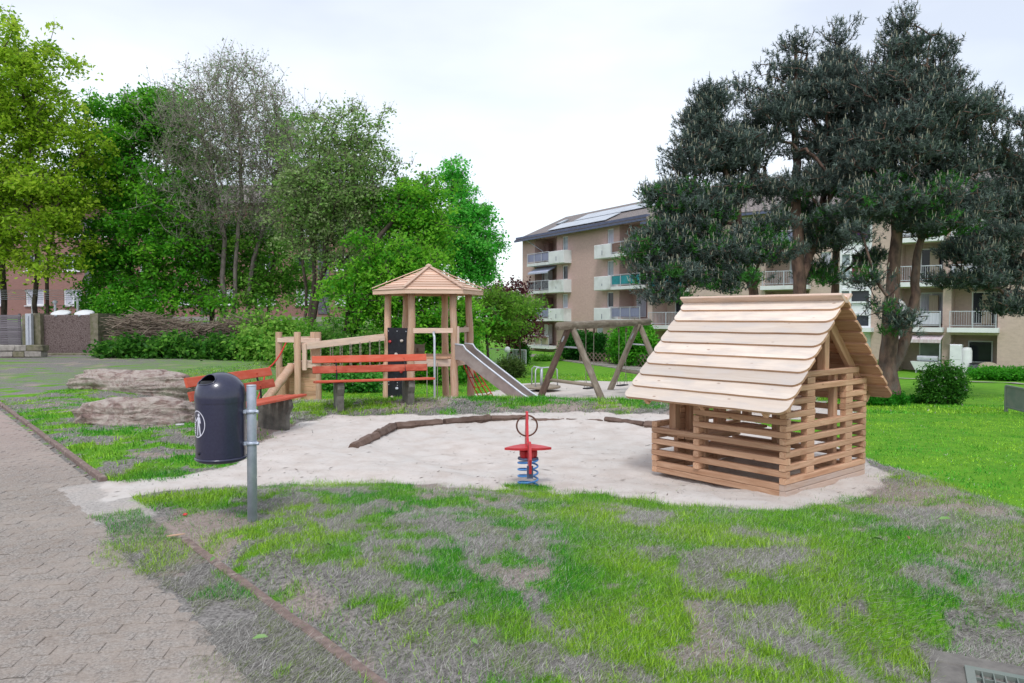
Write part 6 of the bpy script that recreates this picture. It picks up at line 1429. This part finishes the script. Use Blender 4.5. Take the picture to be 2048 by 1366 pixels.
# ---------------- pines
def pine(label, baseP, trunks, blobs, n, seed, tuft=.12, per=17, rmax=.3, rtip=.013, group='tall pines behind the playhouse', bright=0, candles=.42):
    r = np.random.default_rng(seed); bx, by = baseP; bz = H(bx, by); t = thing('pine_tree', label, 'pine tree', (bx, by, bz), 0, group); off = np.array((bx, by, bz))
    # plates of foliage: secondary clusters, each a flattened group of shoots
    n = int(n * 1.72); K_ = 15; nc = n // K_; cl = sample_blobs(r, blobs, nc, .42); uu = r.normal(size=(nc * K_, 3)); uu /= np.linalg.norm(uu, axis=1)[:, None]; uu[:, 2] = np.abs(uu[:, 2]) - .22; cs_ = np.repeat(r.uniform(.75, 1.4, nc), K_)[:, None]; tips = np.repeat(cl, K_, 0) + uu * np.array((.44, .44, .30)) * (r.random((nc * K_, 1)) ** .35) * cs_
    tr = []
    for pl in trunks:
        pts = [np.array(D(px, py, by + dy)) for px, py, dy in pl]; pts[0][2] = min(pts[0][2], bz - .1) if len(pl) and pl[0][1] > 780 else pts[0][2]; out = []
        for i in range(len(pts) - 1):
            for f in np.linspace(0, 1, 5)[:-1]: out.append(pts[i] * (1 - f) + pts[i + 1] * f + (r.normal(0, .025, 3) if (i or f) else 0))
        out.append(pts[-1]); tr.append([tuple(q - off) for q in out])
    sk = np.concatenate([cl, tips[r.choice(len(tips), len(tips) // 3, replace=False)]]) 
    mb, P, rad = tree_mesh(seed, sk - off, tr, .28, rtip, rmax, sides=4, taper=True, limb=.045); mb.build('trunk', M['bark_pine'], t, True)
    tips = tips - off; N = len(tips); c = np.repeat(tips, per, 0); nn = N * per
    ax = np.array((0, 0, .62)) + uu * .62 + r.normal(size=(N, 3)) * .16; ax /= np.linalg.norm(ax, axis=1)[:, None]; A_ = np.repeat(ax, per, 0)
    d = r.normal(size=(nn, 3)); d /= np.linalg.norm(d, axis=1)[:, None]; d = d * .85 + A_ * .75; d /= np.linalg.norm(d, axis=1)[:, None]
    s = np.cross(d, r.normal(size=(nn, 3))); s /= np.linalg.norm(s, axis=1)[:, None]; L = (tuft * r.uniform(.65, 1.15, nn))[:, None]; w = .0115; 
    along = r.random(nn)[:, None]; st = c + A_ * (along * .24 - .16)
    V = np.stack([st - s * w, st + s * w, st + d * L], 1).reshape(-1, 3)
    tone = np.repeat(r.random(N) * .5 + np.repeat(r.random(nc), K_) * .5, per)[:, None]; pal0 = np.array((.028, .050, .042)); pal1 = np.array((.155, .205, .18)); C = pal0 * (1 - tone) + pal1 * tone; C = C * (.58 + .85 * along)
    if bright: bb = np.repeat(((r.random(nc) < bright * 1.8) & (cl[:, 2] < 5.4)).repeat(K_), per)[:, None]; C = np.where(bb, np.array((.05, .19, .03)) * (.6 + .8 * tone), C)
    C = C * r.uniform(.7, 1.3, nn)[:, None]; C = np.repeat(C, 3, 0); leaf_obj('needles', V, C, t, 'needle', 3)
    # pale spring candles on the shoot ends
    k = r.random(N) < candles * .6; tp = tips[k]; m_ = len(tp); up_ = np.array((0, 0, 1.)) + r.normal(0, .10, (m_, 3)); h = r.uniform(.04, .11, m_)[:, None]; w = .011
    a = np.array((1., 0, 0)); b = np.array((0, 1., 0)); bs = tp + ax[k] * .08; top = bs + ax[k] * .04 + up_ * h
    Vc = np.concatenate([np.stack([bs - a * w, bs + a * w, top + a * w * .6, top - a * w * .6], 1), np.stack([bs - b * w, bs + b * w, top + b * w * .6, top - b * w * .6], 1)]).reshape(-1, 3)
    leaf_obj('candles', Vc, np.tile(np.array((.46, .45, .34)), (len(Vc), 1)), t, 'needle', 4)['kind'] = 'stuff'; return t
YP = 20.0
pm = D(1782, 805, YP)
pine('tall two-stemmed pine with the thick forked trunk right of the playhouse', (pm.x, pm.y),
    [[(1782, 806, 0), (1776, 740, 0), (1778, 660, 0), (1788, 560, 0), (1792, 470, 0), (1790, 350, 0), (1790, 200, 0), (1795, 70, 0)], [(1780, 745, 0), (1806, 690, .1), (1826, 610, .1), (1834, 520, .1), (1846, 430, .15), (1862, 320, .2), (1884, 180, .3)]],
    [px_blob(1792, 55, 20, 20, 36), px_blob(1830, 90, 20, 20, 30), px_blob(1790, 115, 20, 48, 38), px_blob(1785, 175, 20, 75, 45), px_blob(1885, 110, 20.3, 22, 32), px_blob(1875, 165, 20.3, 45, 40), px_blob(1850, 240, 20, 110, 70), px_blob(1780, 290, 19.5, 90, 70), px_blob(1930, 250, 20.3, 55, 55), px_blob(1820, 390, 19.4, 90, 45), px_blob(1760, 400, 19, 70, 38), px_blob(1900, 330, 20, 70, 50), px_blob(1860, 450, 19.6, 80, 28), px_blob(1710, 470, 19.3, 45, 22), px_blob(1930, 420, 19.8, 60, 30), px_blob(1755, 620, 19.4, 35, 16), px_blob(1790, 650, 19.4, 50, 20), px_blob(1735, 560, 19.3, 40, 14)],
    5600, 61, rmax=.24, bright=.10)
pl_ = D(1597, 700, 21.5)
pine('slender reddish-trunked pine behind the middle of the playhouse roof', (pl_.x, 21.5),
    [[(1600, 800, 0), (1600, 600, 0), (1597, 450, 0), (1590, 330, 0), (1590, 200, 0), (1592, 90, 0)], [(1602, 560, .1), (1625, 500, .3), (1650, 380, .4), (1672, 240, .4), (1682, 100, .4)]],
    [px_blob(1590, 88, 21.5, 20, 32), px_blob(1560, 140, 21.5, 45, 35), px_blob(1682, 80, 21.9, 22, 36), px_blob(1685, 135, 21.9, 42, 34), px_blob(1640, 180, 21.7, 75, 60), px_blob(1560, 230, 21.3, 75, 55), px_blob(1690, 250, 21.6, 75, 60), px_blob(1720, 190, 21.6, 40, 45), px_blob(1640, 300, 21.4, 60, 40), px_blob(1500, 290, 21.2, 60, 50), px_blob(1460, 320, 21, 60, 45), px_blob(1520, 380, 21, 90, 28), px_blob(1430, 400, 20.8, 70, 30), px_blob(1660, 360, 21, 80, 35), px_blob(1665, 430, 20.9, 45, 16), px_blob(1490, 170, 21.5, 22, 30)],
    5200, 62, rmax=.20, bright=.05)
pl_ = D(1470, 700, 20.5)
pine('spreading pine with low boughs reaching left towards the brick block', (pl_.x + .4, 20.8),
    [[(1520, 800, 0), (1520, 640, 0), (1500, 560, 0), (1480, 450, 0), (1450, 330, 0), (1428, 200, 0)]],
    [px_blob(1425, 205, 20.8, 32, 32), px_blob(1410, 250, 20.8, 42, 40), px_blob(1440, 290, 20.8, 50, 50), px_blob(1385, 320, 20.6, 45, 50), px_blob(1350, 400, 20.5, 42, 40), px_blob(1400, 430, 20.4, 60, 40), px_blob(1340, 480, 20.3, 62, 40), px_blob(1290, 500, 20.2, 38, 34), px_blob(1440, 500, 20.2, 80, 36), px_blob(1350, 545, 20.0, 70, 30), px_blob(1460, 560, 20, 60, 22), px_blob(1545, 500, 20.2, 48, 32), px_blob(1540, 450, 20.4, 40, 24), px_blob(1310, 395, 20.5, 18, 22), px_blob(1330, 590, 19.9, 38, 16)],
    5400, 63, rmax=.16, bright=.16)
pl_ = D(2060, 700, 22)
pine('pine at the right edge of the picture behind the forked one', (pl_.x + .5, 22),
    [[(2085, 800, 0), (2082, 640, 0), (2075, 480, 0), (2070, 300, 0), (2060, 230, 0)]],
    [px_blob(2035, 250, 22, 16, 34), px_blob(1975, 215, 20.8, 22, 36), px_blob(2010, 330, 22, 50, 30), px_blob(1960, 400, 21.6, 70, 35), px_blob(2040, 430, 22, 60, 55), px_blob(1990, 480, 21.4, 75, 32), px_blob(1930, 510, 21, 65, 26), px_blob(2030, 540, 21.6, 55, 40), px_blob(1960, 560, 21, 65, 24), px_blob(2015, 610, 21.2, 45, 18), px_blob(1895, 560, 20.8, 45, 16), px_blob(2090, 350, 22, 50, 80), px_blob(1990, 300, 21.6, 35, 30), px_blob(2040, 380, 21.8, 50, 35)],
    4200, 64, rmax=.2)
pl_ = D(1680, 700, 22.5)
pine('thin pine stem standing between the slender pine and the stairwell', (pl_.x, 22.5),
    [[(1672, 800, 0), (1668, 650, 0), (1672, 500, 0), (1690, 380, 0), (1700, 270, 0)]],
    [px_blob(1700, 340, 22.5, 65, 45), px_blob(1730, 420, 22, 50, 32), px_blob(1600, 430, 22.3, 40, 28), px_blob(1640, 545, 22, 50, 24), px_blob(1650, 480, 21.6, 45, 26), px_blob(1660, 480, 22, 55, 22), px_blob(1730, 520, 21.8, 36, 18)],
    2300, 65, rmax=.14, bright=.2)
